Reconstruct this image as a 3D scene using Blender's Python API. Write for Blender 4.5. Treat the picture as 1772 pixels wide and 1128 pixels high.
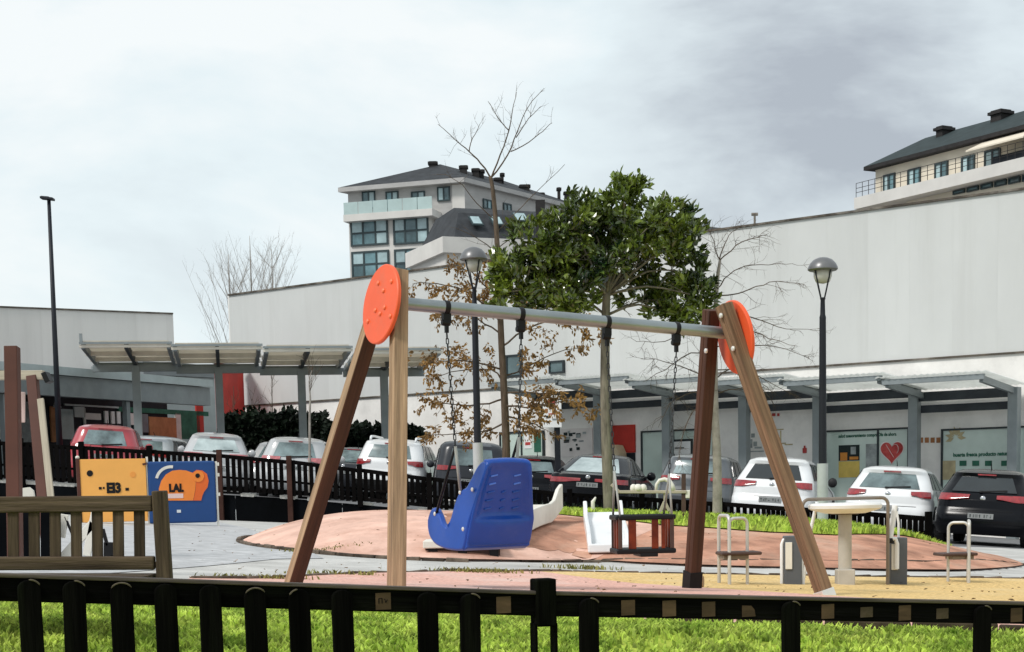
import bpy, bmesh, math, random
from mathutils import Vector, Matrix, noise
R = math.radians
random.seed(7)
sc = bpy.context.scene
for _o in list(bpy.data.objects):
    bpy.data.objects.remove(_o)

# ------------------------------------------------------------------ camera
F_PX, CX, CY, W_PX, H_PX = 2800.0, 886.0, 1146.0, 1772.0, 1128.0
CAM_Z, PITCH, ROLL = 1.40, R(6.24), R(1.17)
cam_d = bpy.data.cameras.new('camera')
cam = bpy.data.objects.new('camera', cam_d)
sc.collection.objects.link(cam)
cam_d.sensor_fit = 'HORIZONTAL'
cam_d.sensor_width = 36.0
cam_d.lens = F_PX / W_PX * 36.0
cam_d.shift_y = (CY - H_PX / 2) / W_PX
cam_d.clip_start = 0.1
cam_d.clip_end = 3000
CAM_ROT = Matrix.Rotation(R(90) - PITCH, 3, 'X') @ Matrix.Rotation(-ROLL, 3, 'Z')
cam.matrix_world = Matrix.Translation((0, 0, CAM_Z)) @ CAM_ROT.to_4x4()
sc.camera = cam

# ------------------------------------------------------------------ sky
world = bpy.data.worlds.new('World')
sc.world = world
world.use_nodes = True
nt = world.node_tree
nt.nodes.clear()
def wn(t, **kw):
    n = nt.nodes.new(t)
    for k, v in kw.items():
        setattr(n, k, v)
    return n
SUN_EL, SUN_AZ = R(48), R(-128)      # azimuth from +Y, clockwise: the soft sun stands behind the camera, to its left
w_out = wn('ShaderNodeOutputWorld')
w_bg = wn('ShaderNodeBackground')
w_bg.inputs['Strength'].default_value = 0.1
w_sky = wn('ShaderNodeTexSky', sky_type='NISHITA', sun_disc=False, sun_elevation=SUN_EL, sun_rotation=SUN_AZ, dust_density=2.0)
w_tc = wn('ShaderNodeTexCoord')
w_map = wn('ShaderNodeMapping')
w_map.inputs['Location'].default_value = (10.829, 21.105, 1.452)
w_map.inputs['Scale'].default_value = (1.0, 1.0, 2.1)
w_n1 = wn('ShaderNodeTexNoise')
w_n1.inputs['Scale'].default_value = 2.6
w_n1.inputs['Detail'].default_value = 7
w_n1.inputs['Roughness'].default_value = 0.56
w_n1.inputs['Distortion'].default_value = 0.35
w_ramp = wn('ShaderNodeValToRGB')
els = w_ramp.color_ramp.elements
els[0].position, els[0].color = 0.36, (5.75, 6.0, 6.0, 1)
els[1].position, els[1].color = 0.65, (2.75, 3.0, 3.3, 1)
e = els.new(0.45); e.color = (5.0, 5.55, 5.7, 1)
e = els.new(0.54); e.color = (4.35, 4.8, 5.0, 1)
w_mix = wn('ShaderNodeMix', data_type='RGBA')
w_mix.inputs['Factor'].default_value = 0.93
L = nt.links.new
L(w_tc.outputs['Generated'], w_map.inputs['Vector'])
L(w_map.outputs['Vector'], w_n1.inputs['Vector'])
L(w_n1.outputs['Fac'], w_ramp.inputs['Fac'])
L(w_sky.outputs['Color'], w_mix.inputs['A'])
L(w_ramp.outputs['Color'], w_mix.inputs['B'])
L(w_mix.outputs['Result'], w_bg.inputs['Color'])
L(w_bg.outputs['Background'], w_out.inputs['Surface'])

# ------------------------------------------------------------------ sun
sun_d = bpy.data.lights.new('sun', 'SUN')
sun_d.energy = 1.5
sun_d.angle = R(12)
sun_d.color = (1.0, 0.965, 0.91)
sun = bpy.data.objects.new('sun', sun_d)
sc.collection.objects.link(sun)
_sd = Vector((math.sin(SUN_AZ) * math.cos(SUN_EL), math.cos(SUN_AZ) * math.cos(SUN_EL), math.sin(SUN_EL)))
sun.rotation_euler = _sd.to_track_quat('Z', 'Y').to_euler()
sun.location = _sd * 60

sc.view_settings.view_transform = 'Standard'
sc.view_settings.look = 'None'
sc.view_settings.exposure = 0.74
sc.view_settings.gamma = 1.0
sc.view_settings.use_curve_mapping = False
sc.render.engine = 'CYCLES'
sc.cycles.max_bounces = 6
sc.cycles.use_denoising = True

# ------------------------------------------------------------------ helpers: where a thing of the photograph stands
def ray(px, py):
    d = Vector(((px - CX) / F_PX, -(py - CY) / F_PX, -1.0))
    return CAM_ROT @ d
def P(px, py, d):
    v = ray(px, py)
    return Vector((0, 0, CAM_Z)) + v * (d / v.y)
def proj(p):
    v = CAM_ROT.transposed() @ (Vector(p) - Vector((0, 0, CAM_Z)))
    return (CX + F_PX * v.x / -v.z, CY - F_PX * v.y / -v.z)
def sstep(t, a, b):
    t = max(0.0, min(1.0, (t - a) / (b - a)))
    return t * t * (3 - 2 * t)
def lerp(a, b, t):
    return a + (b - a) * t
def fence_y(x):                       # line of the picket fence near the camera
    return 4.64 + 0.352 * (x + 1.39)
BACKF = [(-60, 36.5), (-12, 35.6), (-2.5, 34.6), (4.9, 31.6), (7.3, 28.2), (9.0, 29.5), (60, 30)]
def back_y(x):                        # edge between playground and car park
    for (x0, y0), (x1, y1) in zip(BACKF, BACKF[1:]):
        if x <= x1:
            return lerp(y0, y1, (x - x0) / (x1 - x0))
    return 30
def z_plane(x, y):
    xc = max(-16, min(16, x))
    return 0.7014 - 0.0552 * xc - 0.0075 * y
def z_park(x):
    return 0.78 - 0.078 * max(-14, min(14, x))
def blob(x, y, cx, cy, rx, ry):
    q = ((x - cx) / rx) ** 2 + ((y - cy) / ry) ** 2
    return max(0.0, 1 - q)
def mound_h(x, y):
    a = blob(x, y, -0.75, 22.8, 2.85, 5.0)
    b = blob(x, y, 2.2, 24.6, 5.2, 6.2)
    h = 0.44 * (1 - (1 - a) ** 1.6) + 0.0
    k = 0.46 * (1 - (1 - b) ** 1.7)
    return max(h, k, 0.0) if a * b == 0 else max(h, k) + 0.25 * min(h, k) * (1 - max(h, k) / 0.5)
def gz(x, y):
    z = z_plane(x, y)
    s = y - fence_y(max(-8, min(8, x)))
    xc = max(-8, min(8, x))
    zf = 0.077 - 0.0615 * xc
    z -= 0.026 * max(-2.0, min(2.2, y - 12.3 - 0.37 * max(-6, min(6, x)))) * sstep(y, 8.6, 10.4) * (1 - sstep(y, 14.8, 19.5))
    z = lerp(zf, z, sstep(s, 0.2, 3.3))
    if 15 < y < 32 and -9 < x < 9:
        z += mound_h(x, y)
    t = sstep(x, 5.0, 8.5) * sstep(y, 19, 28.5)
    return lerp(z, z_park(x), t)
def G(px, py, f=gz):
    v = ray(px, py)
    o = Vector((0, 0, CAM_Z))
    d = 6.0
    while d < 120:
        p = o + v * (d / v.y)
        if p.z <= f(p.x, p.y):
            break
        d += 0.05
    return Vector((p.x, p.y, f(p.x, p.y)))
def Gp(px, py):
    return G(px, py, z_plane)
def at_d(px, d, f=gz):
    x = (px - CX) / F_PX * d
    for _ in range(8):
        u, v = proj((x, d, f(x, d)))
        x += (px - u) / F_PX * d
    return Vector((x, d, f(x, d)))

# ------------------------------------------------------------------ helpers: materials
def srgb(r, g, b):
    def c(u):
        u /= 255.0
        return u / 12.92 if u <= 0.04045 else ((u + 0.055) / 1.055) ** 2.4
    return (c(r), c(g), c(b))
MATS = {}
def mat(name, col, rough=0.7, metal=0.0, var=0.12, vscale=3.0, stretch=(1, 1, 1), bump=0.0, bscale=20.0, spec=0.4, coat=0.0,
        obj_rand=0.0, dirt=None, dirt_scale=1.2, dirt_amt=0.5, island=0.0, trans=0.0, col2=None, detail=6, dirt_stretch=None):
    if name in MATS:
        return MATS[name]
    m = bpy.data.materials.new(name)
    m.use_nodes = True
    t = m.node_tree
    b = t.nodes['Principled BSDF']
    b.inputs['Roughness'].default_value = rough
    b.inputs['Metallic'].default_value = metal
    b.inputs['Specular IOR Level'].default_value = spec
    b.inputs['Coat Weight'].default_value = coat
    b.inputs['Coat Roughness'].default_value = 0.05
    N, K = t.nodes.new, t.links.new
    tc = N('ShaderNodeTexCoord')
    mp = N('ShaderNodeMapping')
    mp.inputs['Scale'].default_value = stretch
    K(tc.outputs['Object'], mp.inputs['Vector'])
    vec = mp.outputs['Vector']
    if obj_rand > 0:
        oi = N('ShaderNodeObjectInfo')
        add = N('ShaderNodeVectorMath'); add.operation = 'ADD'
        mul = N('ShaderNodeMath'); mul.operation = 'MULTIPLY'; mul.inputs[1].default_value = 37.0
        K(oi.outputs['Random'], mul.inputs[0])
        K(mp.outputs['Vector'], add.inputs[0]); K(mul.outputs[0], add.inputs[1])
        vec = add.outputs[0]
    nz = N('ShaderNodeTexNoise')
    nz.inputs['Scale'].default_value = vscale
    nz.inputs['Detail'].default_value = detail
    nz.inputs['Roughness'].default_value = 0.62
    K(vec, nz.inputs['Vector'])
    rp = N('ShaderNodeValToRGB')
    c2 = col2 or tuple(min(1, c * (1 + var * 1.3)) for c in col)
    c1 = tuple(c * (1 - var * 1.3) for c in col)
    rp.color_ramp.elements[0].position = 0.3; rp.color_ramp.elements[0].color = (*c1, 1)
    rp.color_ramp.elements[1].position = 0.7; rp.color_ramp.elements[1].color = (*c2, 1)
    K(nz.outputs['Fac'], rp.inputs['Fac'])
    out = rp.outputs['Color']
    def mult(fac_socket, lo, hi, out):
        mr = N('ShaderNodeMapRange')
        mr.inputs['To Min'].default_value = lo; mr.inputs['To Max'].default_value = hi
        K(fac_socket, mr.inputs['Value'])
        mx = N('ShaderNodeMix'); mx.data_type = 'RGBA'; mx.blend_type = 'MULTIPLY'; mx.inputs['Factor'].default_value = 1
        K(out, mx.inputs['A']); K(mr.outputs['Result'], mx.inputs['B'])
        return mx.outputs['Result']
    if obj_rand > 0:
        out = mult(oi.outputs['Random'], 1 - obj_rand, 1 + obj_rand, out)
    if island > 0:
        ge = N('ShaderNodeNewGeometry')
        out = mult(ge.outputs['Random Per Island'], 1 - island, 1 + island, out)
    if dirt:
        n2 = N('ShaderNodeTexNoise'); n2.inputs['Scale'].default_value = dirt_scale; n2.inputs['Detail'].default_value = 8
        n2.inputs['Roughness'].default_value = 0.7
        if dirt_stretch:
            m2 = N('ShaderNodeMapping'); m2.inputs['Scale'].default_value = dirt_stretch
            K(tc.outputs['Object'], m2.inputs['Vector']); K(m2.outputs['Vector'], n2.inputs['Vector'])
        else:
            K(vec, n2.inputs['Vector'])
        r2 = N('ShaderNodeValToRGB')
        r2.color_ramp.elements[0].position = 0.5; r2.color_ramp.elements[0].color = (0, 0, 0, 1)
        r2.color_ramp.elements[1].position = 0.74; r2.color_ramp.elements[1].color = (dirt_amt,) * 3 + (1,)
        K(n2.outputs['Fac'], r2.inputs['Fac'])
        mx = N('ShaderNodeMix'); mx.data_type = 'RGBA'
        K(r2.outputs['Color'], mx.inputs['Factor'])
        K(out, mx.inputs['A']); mx.inputs['B'].default_value = (*dirt, 1)
        out = mx.outputs['Result']
    K(out, b.inputs['Base Color'])
    if bump > 0:
        n3 = N('ShaderNodeTexNoise'); n3.inputs['Scale'].default_value = bscale; n3.inputs['Detail'].default_value = 5
        K(vec, n3.inputs['Vector'])
        bp = N('ShaderNodeBump'); bp.inputs['Strength'].default_value = bump; bp.inputs['Distance'].default_value = 0.02
        K(n3.outputs['Fac'], bp.inputs['Height']); K(bp.outputs['Normal'], b.inputs['Normal'])
    if trans > 0:
        tl = N('ShaderNodeBsdfTranslucent')
        K(out, tl.inputs['Color'])
        ms = N('ShaderNodeMixShader'); ms.inputs['Fac'].default_value = trans
        K(b.outputs[0], ms.inputs[1]); K(tl.outputs[0], ms.inputs[2])
        K(ms.outputs[0], t.nodes['Material Output'].inputs['Surface'])
    MATS[name] = m
    return m

# ------------------------------------------------------------------ helpers: meshes, things, parts
def sanit(v):
    return Vector(v)
class MB:
    """collects shapes; build() links them as one mesh object"""
    def __init__(self):
        self.v, self.f = [], []
    def add(self, vs, fs):
        n = len(self.v)
        self.v += [tuple(v) for v in vs]
        self.f += [tuple(i + n for i in f) for f in fs]
        return self
    def obox(self, c, ax, ay, az):
        """box centred at c with half-axis vectors"""
        c, ax, ay, az = Vector(c), Vector(ax), Vector(ay), Vector(az)
        vs = [c + ax * i + ay * j + az * k for k in (-1, 1) for j in (-1, 1) for i in (-1, 1)]
        return self.add(vs, [(0, 2, 3, 1), (4, 5, 7, 6), (0, 1, 5, 4), (2, 6, 7, 3), (0, 4, 6, 2), (1, 3, 7, 5)])
    def box(self, x0, x1, y0, y1, z0, z1):
        return self.obox(((x0 + x1) / 2, (y0 + y1) / 2, (z0 + z1) / 2), ((x1 - x0) / 2, 0, 0), (0, (y1 - y0) / 2, 0), (0, 0, (z1 - z0) / 2))
    def bar(self, p0, p1, w, h, up=(0, 0, 1)):
        p0, p1 = Vector(p0), Vector(p1)
        d = (p1 - p0)
        z = d.normalized()
        x = z.cross(Vector(up))
        if x.length < 1e-4:
            x = z.cross(Vector((0, 1, 0)))
        x.normalize()
        y = x.cross(z)
        return self.obox((p0 + p1) / 2, x * w / 2, y * h / 2, d / 2)
    def tube(self, pts, rad, n=8, cap=True):
        pts = [Vector(p) for p in pts]
        if not isinstance(rad, (list, tuple)):
            rad = [rad] * len(pts)
        prev = None
        rings = []
        for i, p in enumerate(pts):
            d = (pts[min(i + 1, len(pts) - 1)] - pts[max(i - 1, 0)])
            d = d.normalized() if d.length > 1e-9 else Vector((0, 0, 1))
            if prev is None:
                a = d.cross(Vector((0.3, 0.2, 1)))
                if a.length < 1e-3:
                    a = d.cross(Vector((1, 0, 0)))
            else:
                a = prev - d * prev.dot(d)
                if a.length < 1e-4:
                    a = d.cross(Vector((1, 0.3, 0)))
            a.normalize()
            prev = a
            b = d.cross(a)
            rings.append([p + (a * math.cos(2 * math.pi * k / n) + b * math.sin(2 * math.pi * k / n)) * rad[i] for k in range(n)])
        vs = [v for r in rings for v in r]
        fs = []
        for i in range(len(pts) - 1):
            for k in range(n):
                k2 = (k + 1) % n
                fs.append((i * n + k, i * n + k2, (i + 1) * n + k2, (i + 1) * n + k))
        if cap:
            fs.append(tuple(range(n))[::-1])
            fs.append(tuple((len(pts) - 1) * n + k for k in range(n)))
        return self.add(vs, fs)
    def lathe(self, c, prof, n=16, axis=(0, 0, 1), ref=None):
        """prof: list of (radius, height) along axis from c"""
        c, z = Vector(c), Vector(axis).normalized()
        a = z.cross(Vector((0, 1, 0.01)))
        if a.length < 1e-3:
            a = z.cross(Vector((1, 0, 0)))
        a.normalize()
        b = z.cross(a)
        vs, fs = [], []
        for r, h in prof:
            for k in range(n):
                t = 2 * math.pi * k / n
                vs.append(c + z * h + (a * math.cos(t) + b * math.sin(t)) * max(r, 1e-4))
        m = len(prof)
        for i in range(m - 1):
            for k in range(n):
                k2 = (k + 1) % n
                fs.append((i * n + k, i * n + k2, (i + 1) * n + k2, (i + 1) * n + k))
        fs.append(tuple(range(n))[::-1])
        fs.append(tuple((m - 1) * n + k for k in range(n)))
        return self.add(vs, fs)
    def prism(self, poly, o, u, v, n, t0, t1):
        """poly of (a,b) in plane o+u*a+v*b, extruded along n from t0 to t1"""
        o, u, v, n = Vector(o), Vector(u), Vector(v), Vector(n)
        k = len(poly)
        vs = [o + u * a + v * b + n * t0 for a, b in poly] + [o + u * a + v * b + n * t1 for a, b in poly]
        fs = [tuple(range(k))[::-1], tuple(range(k, 2 * k))] + [(i, (i + 1) % k, k + (i + 1) % k, k + i) for i in range(k)]
        return self.add(vs, fs)
    def build(self, name, m, parent=None, smooth=False, bevel=0.0, fix=True, **tags):
        me = bpy.data.meshes.new(name)
        me.from_pydata(self.v, [], self.f)
        if fix:
            bm = bmesh.new(); bm.from_mesh(me)
            bmesh.ops.recalc_face_normals(bm, faces=bm.faces)
            bm.to_mesh(me); bm.free()
        return link(name, me, m, parent, smooth, bevel, **tags)
WM = {}
def link(name, me, m, parent=None, smooth=False, bevel=0.0, world=None, label=None, cat=None, group=None, kind=None):
    o = bpy.data.objects.new(name, me)
    sc.collection.objects.link(o)
    if m is not None and me is not None and not me.materials:
        me.materials.append(MATS[m] if isinstance(m, str) else m)
    if smooth and me is not None:
        me.polygons.foreach_set('use_smooth', [True] * len(me.polygons))
        if smooth is not True:
            me.set_sharp_from_angle(angle=R(smooth))
    if bevel > 0:
        bv = o.modifiers.new('edge', 'BEVEL')
        bv.width = bevel; bv.segments = 2; bv.limit_method = 'ANGLE'; bv.angle_limit = R(40)
    w = world or Matrix.Identity(4)
    WM[o.name] = w
    if parent is not None:
        o.parent = parent
        o.matrix_basis = WM[parent.name].inverted() @ w
    else:
        o.matrix_basis = w
    tag(o, label, cat, group, kind)
    return o
def tag(o, label=None, cat=None, group=None, kind=None):
    if label: o['label'] = label
    if cat: o['category'] = cat
    if group: o['group'] = group
    if kind: o['kind'] = kind
    return o
def thing(name, loc, label, cat, group=None, kind=None):
    o = bpy.data.objects.new(name, None)
    sc.collection.objects.link(o)
    o.empty_display_size = 0.2
    w = Matrix.Translation(Vector(loc))
    WM[o.name] = w
    o.matrix_basis = w
    return tag(o, label, cat, group, kind)
BARS = {}
def bar_obj(name, p0, p1, w, h, m, parent, up=(0, 0, 1), bevel=0.004, ext=0.0, **tags):
    """a straight timber or rail, its grain along its own Z; alike ones share a mesh"""
    p0, p1 = Vector(p0), Vector(p1)
    d = p1 - p0
    z = d.normalized()
    x = z.cross(Vector(up))
    if x.length < 1e-4:
        x = z.cross(Vector((0, 1, 0)))
    x.normalize()
    y = z.cross(x)
    ln = d.length + ext
    key = (round(w, 4), round(h, 4), round(ln, 3), m, round(bevel, 4))
    if key not in BARS:
        mb = MB(); mb.obox((0, 0, 0), (w / 2, 0, 0), (0, h / 2, 0), (0, 0, ln / 2))
        me = bpy.data.meshes.new(name); me.from_pydata(mb.v, [], mb.f)
        BARS[key] = me
    c = (p0 + p1) / 2
    M = Matrix(((x.x, y.x, z.x, c.x), (x.y, y.y, z.y, c.y), (x.z, y.z, z.z, c.z), (0, 0, 0, 1)))
    return link(name, BARS[key], m, parent, bevel=bevel, world=M, **tags)
def text_obj(name, body, M, size, m, parent, extrude=0.002, align='CENTER', sx=1.0, offset=0.0):
    cu = bpy.data.curves.new(name, 'FONT')
    cu.body = body; cu.size = size; cu.extrude = extrude; cu.align_x = align; cu.align_y = 'CENTER'; cu.offset = offset
    cu.resolution_u = 2
    tmp = bpy.data.objects.new('lettering_curve', cu)
    sc.collection.objects.link(tmp)
    me = bpy.data.meshes.new_from_object(tmp.evaluated_get(bpy.context.evaluated_depsgraph_get()))
    bpy.data.objects.remove(tmp); bpy.data.curves.remove(cu)
    me.materials.clear()
    return link(name, me, m, parent, world=M @ Matrix.Diagonal((sx, 1, 1, 1)))
class Plane:
    """an upright wall plane: a along it, z up, off towards the camera"""
    def __init__(self, p0, p1):
        self.o = Vector((p0[0], p0[1], 0))
        d = Vector((p1[0] - p0[0], p1[1] - p0[1], 0))
        self.len = d.length
        self.u = d.normalized()
        n = Vector((self.u.y, -self.u.x, 0))
        if n.dot(-self.o) < 0:
            n = -n
        self.n = n
    def pt(self, a, off, z):
        return self.o + self.u * a + self.n * off + Vector((0, 0, z))
    def px(self, px, py, off=0.0):
        v = ray(px, py)
        q = self.o + self.n * off - Vector((0, 0, CAM_Z))
        t = self.n.dot(q) / self.n.dot(v)
        p = Vector((0, 0, CAM_Z)) + v * t
        return (p - self.o).dot(self.u), p.z
    def box(self, mb, a0, a1, z0, z1, o0, o1):
        return mb.obox(self.pt((a0 + a1) / 2, (o0 + o1) / 2, (z0 + z1) / 2), self.u * (a1 - a0) / 2, self.n * (o1 - o0) / 2, (0, 0, (z1 - z0) / 2))
    def rect(self, x0, y0, x1, y1, off=0.0):
        """pixel rectangle -> (a0,a1,z0,z1)"""
        xm, ym = (x0 + x1) / 2, (y0 + y1) / 2
        a0, _ = self.px(x0, ym, off); a1, _ = self.px(x1, ym, off)
        _, z1 = self.px(xm, y0, off); _, z0 = self.px(xm, y1, off)
        return min(a0, a1), max(a0, a1), z0, z1
    def frame(self, a, off, z):
        """matrix with local X along the wall as read from the front, Y up, Z outwards"""
        ux = self.u if self.n.cross(self.u).z < 0 else -self.u
        ux = Vector((0, 0, 1)).cross(self.n)
        p = self.pt(a, off, z)
        return Matrix(((ux.x, 0, self.n.x, p.x), (ux.y, 0, self.n.y, p.y), (0, 1, 0, p.z), (0, 0, 0, 1)))
def part_box(pl, name, m, parent, r, o0, o1, bevel=0.0):
    mb = MB(); pl.box(mb, *r, o0, o1)
    return mb.build(name, m, parent, bevel=bevel)
# ------------------------------------------------------------------ materials
mat('paving', (0.50, 0.49, 0.47), 0.9, var=0.16, vscale=1.3, bump=0.35, bscale=30, dirt=(0.24, 0.23, 0.21), dirt_scale=0.9, dirt_amt=0.5, spec=0.2)
mat('sett_paving', (0.45, 0.452, 0.46), 0.9, var=0.22, vscale=5.0, stretch=(1, 1.6, 1), bump=0.6, bscale=14, dirt=(0.27, 0.28, 0.29), dirt_scale=2.0, dirt_amt=0.6, spec=0.2)
mat('asphalt', (0.16, 0.16, 0.165), 0.9, var=0.2, vscale=2, bump=0.2, bscale=60, spec=0.2)
mat('soil', (0.06, 0.045, 0.03), 0.95, var=0.35, vscale=6, bump=0.5, bscale=20, spec=0.1)
mat('grass_ground', (0.33, 0.46, 0.045), 0.95, var=0.35, vscale=5, bump=0.6, bscale=40, spec=0.05, col2=(0.50, 0.58, 0.10), dirt=(0.20, 0.15, 0.07), dirt_scale=2.4, dirt_amt=0.6)
mat('grass_blade', (0.29, 0.52, 0.05), 0.6, var=0.35, vscale=4.5, island=0.55, spec=0.2, trans=0.5, col2=(0.70, 0.82, 0.17), dirt=(0.30, 0.24, 0.09), dirt_scale=2.2, dirt_amt=0.4)
mat('rubber_red', (0.68, 0.40, 0.33), 0.95, var=0.22, vscale=28, bump=0.4, bscale=90, dirt=(0.72, 0.56, 0.50), dirt_scale=0.8, dirt_amt=0.85, detail=2, spec=0.15)
mat('rubber_ochre', (0.66, 0.46, 0.20), 0.95, var=0.25, vscale=28, bump=0.4, bscale=90, dirt=(0.74, 0.60, 0.36), dirt_scale=0.7, dirt_amt=0.85, detail=2, spec=0.15)
mat('mound_rubber', (0.68, 0.44, 0.355), 0.95, var=0.2, vscale=1.4, bump=0.8, bscale=9, dirt=(0.36, 0.17, 0.11), dirt_scale=0.55, dirt_amt=0.85, spec=0.1, detail=9)
mat('edging_stone', (0.11, 0.085, 0.065), 0.9, var=0.4, vscale=7, bump=0.5, bscale=30, obj_rand=0.5, spec=0.2)
mat('dark_wood', (0.0022, 0.0021, 0.0019), 0.85, var=0.5, vscale=4, stretch=(8, 8, 0.6), bump=0.35, bscale=14, obj_rand=0.35, spec=0.03, dirt=(0.010, 0.012, 0.007), dirt_scale=1.5, dirt_amt=0.6)
mat('dark_wood_sheen', (0.07, 0.055, 0.045), 0.7, var=0.4, vscale=4, stretch=(8, 8, 0.6), bump=0.3, bscale=14, obj_rand=0.2, spec=0.3)
mat('fresh_wood', (0.062, 0.038, 0.022), 0.8, var=0.3, vscale=8, stretch=(1, 1, 4), obj_rand=0.3, spec=0.2, dirt=(0.05, 0.035, 0.02), dirt_scale=10, dirt_amt=0.8)
mat('back_fence_wood', (0.003, 0.0025, 0.0025), 0.85, var=0.4, vscale=3, obj_rand=0.4, spec=0.05)
mat('back_fence_post', (0.035, 0.016, 0.012), 0.8, var=0.3, vscale=3, obj_rand=0.4, spec=0.15)
mat('black_board', (0.002, 0.0026, 0.0036), 0.8, var=0.4, vscale=2, obj_rand=0.4, spec=0.05)
mat('concrete_pale', (0.55, 0.54, 0.51), 0.9, var=0.15, vscale=3, bump=0.2, bscale=30, spec=0.2)

# ------------------------------------------------------------------ ground
def samp(curve, n):
    """n points evenly along a plan polyline"""
    c = [Vector((p[0], p[1])) for p in curve]
    ds = [0.0]
    for a, b in zip(c, c[1:]):
        ds.append(ds[-1] + (b - a).length)
    out = []
    for i in range(n):
        s = ds[-1] * i / (n - 1)
        k = 0
        while k < len(c) - 2 and ds[k + 1] < s:
            k += 1
        out.append(c[k].lerp(c[k + 1], (s - ds[k]) / max(1e-9, ds[k + 1] - ds[k])))
    return out
def sheet(name, A, B, nu, nv, m, off=0.0, zf=gz, label=None, cat=None, kind='structure', vpow=1.0):
    a, b = samp(A, nu), samp(B, nu)
    vs, fs = [], []
    for j in range(nv):
        t = (j / (nv - 1)) ** vpow
        for i in range(nu):
            q = a[i].lerp(b[i], t)
            vs.append((q.x, q.y, zf(q.x, q.y) + off))
    for j in range(nv - 1):
        for i in range(nu - 1):
            fs.append((j * nu + i, j * nu + i + 1, (j + 1) * nu + i + 1, (j + 1) * nu + i))
    mb = MB(); mb.add(vs, fs)
    o = mb.build(name, m, smooth=True, fix=False, label=label, cat=cat, kind=kind)
    return o
def poly_y(curve, x):
    for (x0, y0), (x1, y1) in zip(curve, curve[1:]):
        if x <= x1:
            return lerp(y0, y1, (x - x0) / (x1 - x0))
    return curve[-1][1]
GE = [(-60, 9.7), (-2.75, 9.7), (-2.0, 9.7), (-1.3, 9.6), (-0.3, 9.35), (1.0, 9.15), (4, 9.4), (60, 12)]
XS = [-60, -40, -25] + [-16 + 0.2 * i for i in range(161)] + [25, 40, 60]
def grid(name, xs, y0f, y1f, nv, m, off, zf, vpow=1.0, **kw):
    vs, fs, n = [], [], len(xs)
    for j in range(nv):
        t = (j / (nv - 1)) ** vpow
        for x in xs:
            y = lerp(y0f(x), y1f(x), t)
            vs.append((x, y, zf(x, y) + off))
    for j in range(nv - 1):
        for i in range(n - 1):
            fs.append((j * n + i, j * n + i + 1, (j + 1) * n + i + 1, (j + 1) * n + i))
    mb = MB(); mb.add(vs, fs)
    return mb.build(name, m, smooth=True, fix=False, **kw)
grid('lawn', XS, lambda x: -40 if True else 0, lambda x: poly_y(GE, x), 120, 'grass_ground', 0.004, gz, vpow=0.6,
     label='bright green grass bank behind the near picket fence', cat='grass', kind='structure')
grid('pavement', XS, lambda x: poly_y(GE, x) - 0.02, lambda x: back_y(x) + 0.25, 190, 'paving', 0.0, gz,
     label='pale grey playground paving around the mound and swings', cat='pavement', kind='structure')
def zc(x, y):
    return z_park(x)
grid('car_park', [-400, -200] + XS + [200, 400], lambda x: back_y(x) + 0.2, lambda x: 700, 40, 'asphalt', 0.0, zc, vpow=3.0,
     label='dark asphalt car park behind the playground fence', cat='car park', kind='structure')
# curves of the playground, read on the ground
def gcurve(pts, f=gz):
    return [G(x, y, f).to_2d() for x, y in pts]
KERB1 = [(-2.55, 12.9)] + gcurve([(430, 1004), (520, 999), (640, 993), (800, 990), (1000, 991), (1200, 995), (1500, 1000), (1772, 1003)]) + [(8.5, 17.6)]
RUB_F = [(-2.5, 12.3), (-2.0, 11.0), (-1.3, 9.9), (-0.3, 9.45), (1.0, 9.25), (4, 9.5), (9.5, 10)]
k1 = samp(KERB1, 60)
rf = samp(RUB_F, 60)
split_b, split_f = 22, 37
sheet('rubber_floor', rf[:split_f], k1[:split_b], 40, 24, 'rubber_red', 0.012, label='pinkish red rubber safety floor under the blue swing seat', cat='floor')
sheet('rubber_floor', rf[split_f - 1:], k1[split_b - 1:], 40, 24, 'rubber_ochre', 0.012, label='ochre rubber safety floor around the table and stools', cat='floor')
# sett paved lane on the far side of the play panels
SL_A = gcurve([(-60, 1000), (120, 997), (300, 985), (480, 968), (560, 967)], gz)
SL_B = gcurve([(-60, 925), (120, 915), (290, 906), (380, 904), (430, 915)], z_plane)
sheet('sett_paving', SL_A, SL_B, 30, 30, 'sett_paving', 0.006, label='grey sett paved path curving past the play panels', cat='path')

# grass blades on the bank: uncountable
def blades(name, pts, hmin, hmax, m, label, w=0.006, lift=0.0):
    rnd = random.Random(3)
    vs, fs = [], []
    for (x, y) in pts:
        z = gz(x, y) + 0.003 + lift
        a = rnd.uniform(0, 6.283); h = rnd.uniform(hmin, hmax); ln = rnd.uniform(0.2, 0.9) * h
        c, s = math.cos(a), math.sin(a)
        b = rnd.uniform(0, 6.283); lx, ly = math.cos(b) * ln, math.sin(b) * ln
        ww = w * rnd.uniform(0.7, 1.5)
        n = len(vs)
        vs += [(x - c * ww, y - s * ww, z), (x + c * ww, y + s * ww, z), (x + lx * .4 + c * ww * .8, y + ly * .4 + s * ww * .8, z + h * .65),
               (x + lx * .4 - c * ww * .8, y + ly * .4 - s * ww * .8, z + h * .65), (x + lx, y + ly, z + h * 0.95)]
        fs += [(n, n + 1, n + 2, n + 3), (n + 3, n + 2, n + 4)]
    mb = MB(); mb.v, mb.f = vs, fs
    return mb.build(name, m, fix=False, label=label, cat='grass', kind='stuff')
rnd = random.Random(11)
pts = []
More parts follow.
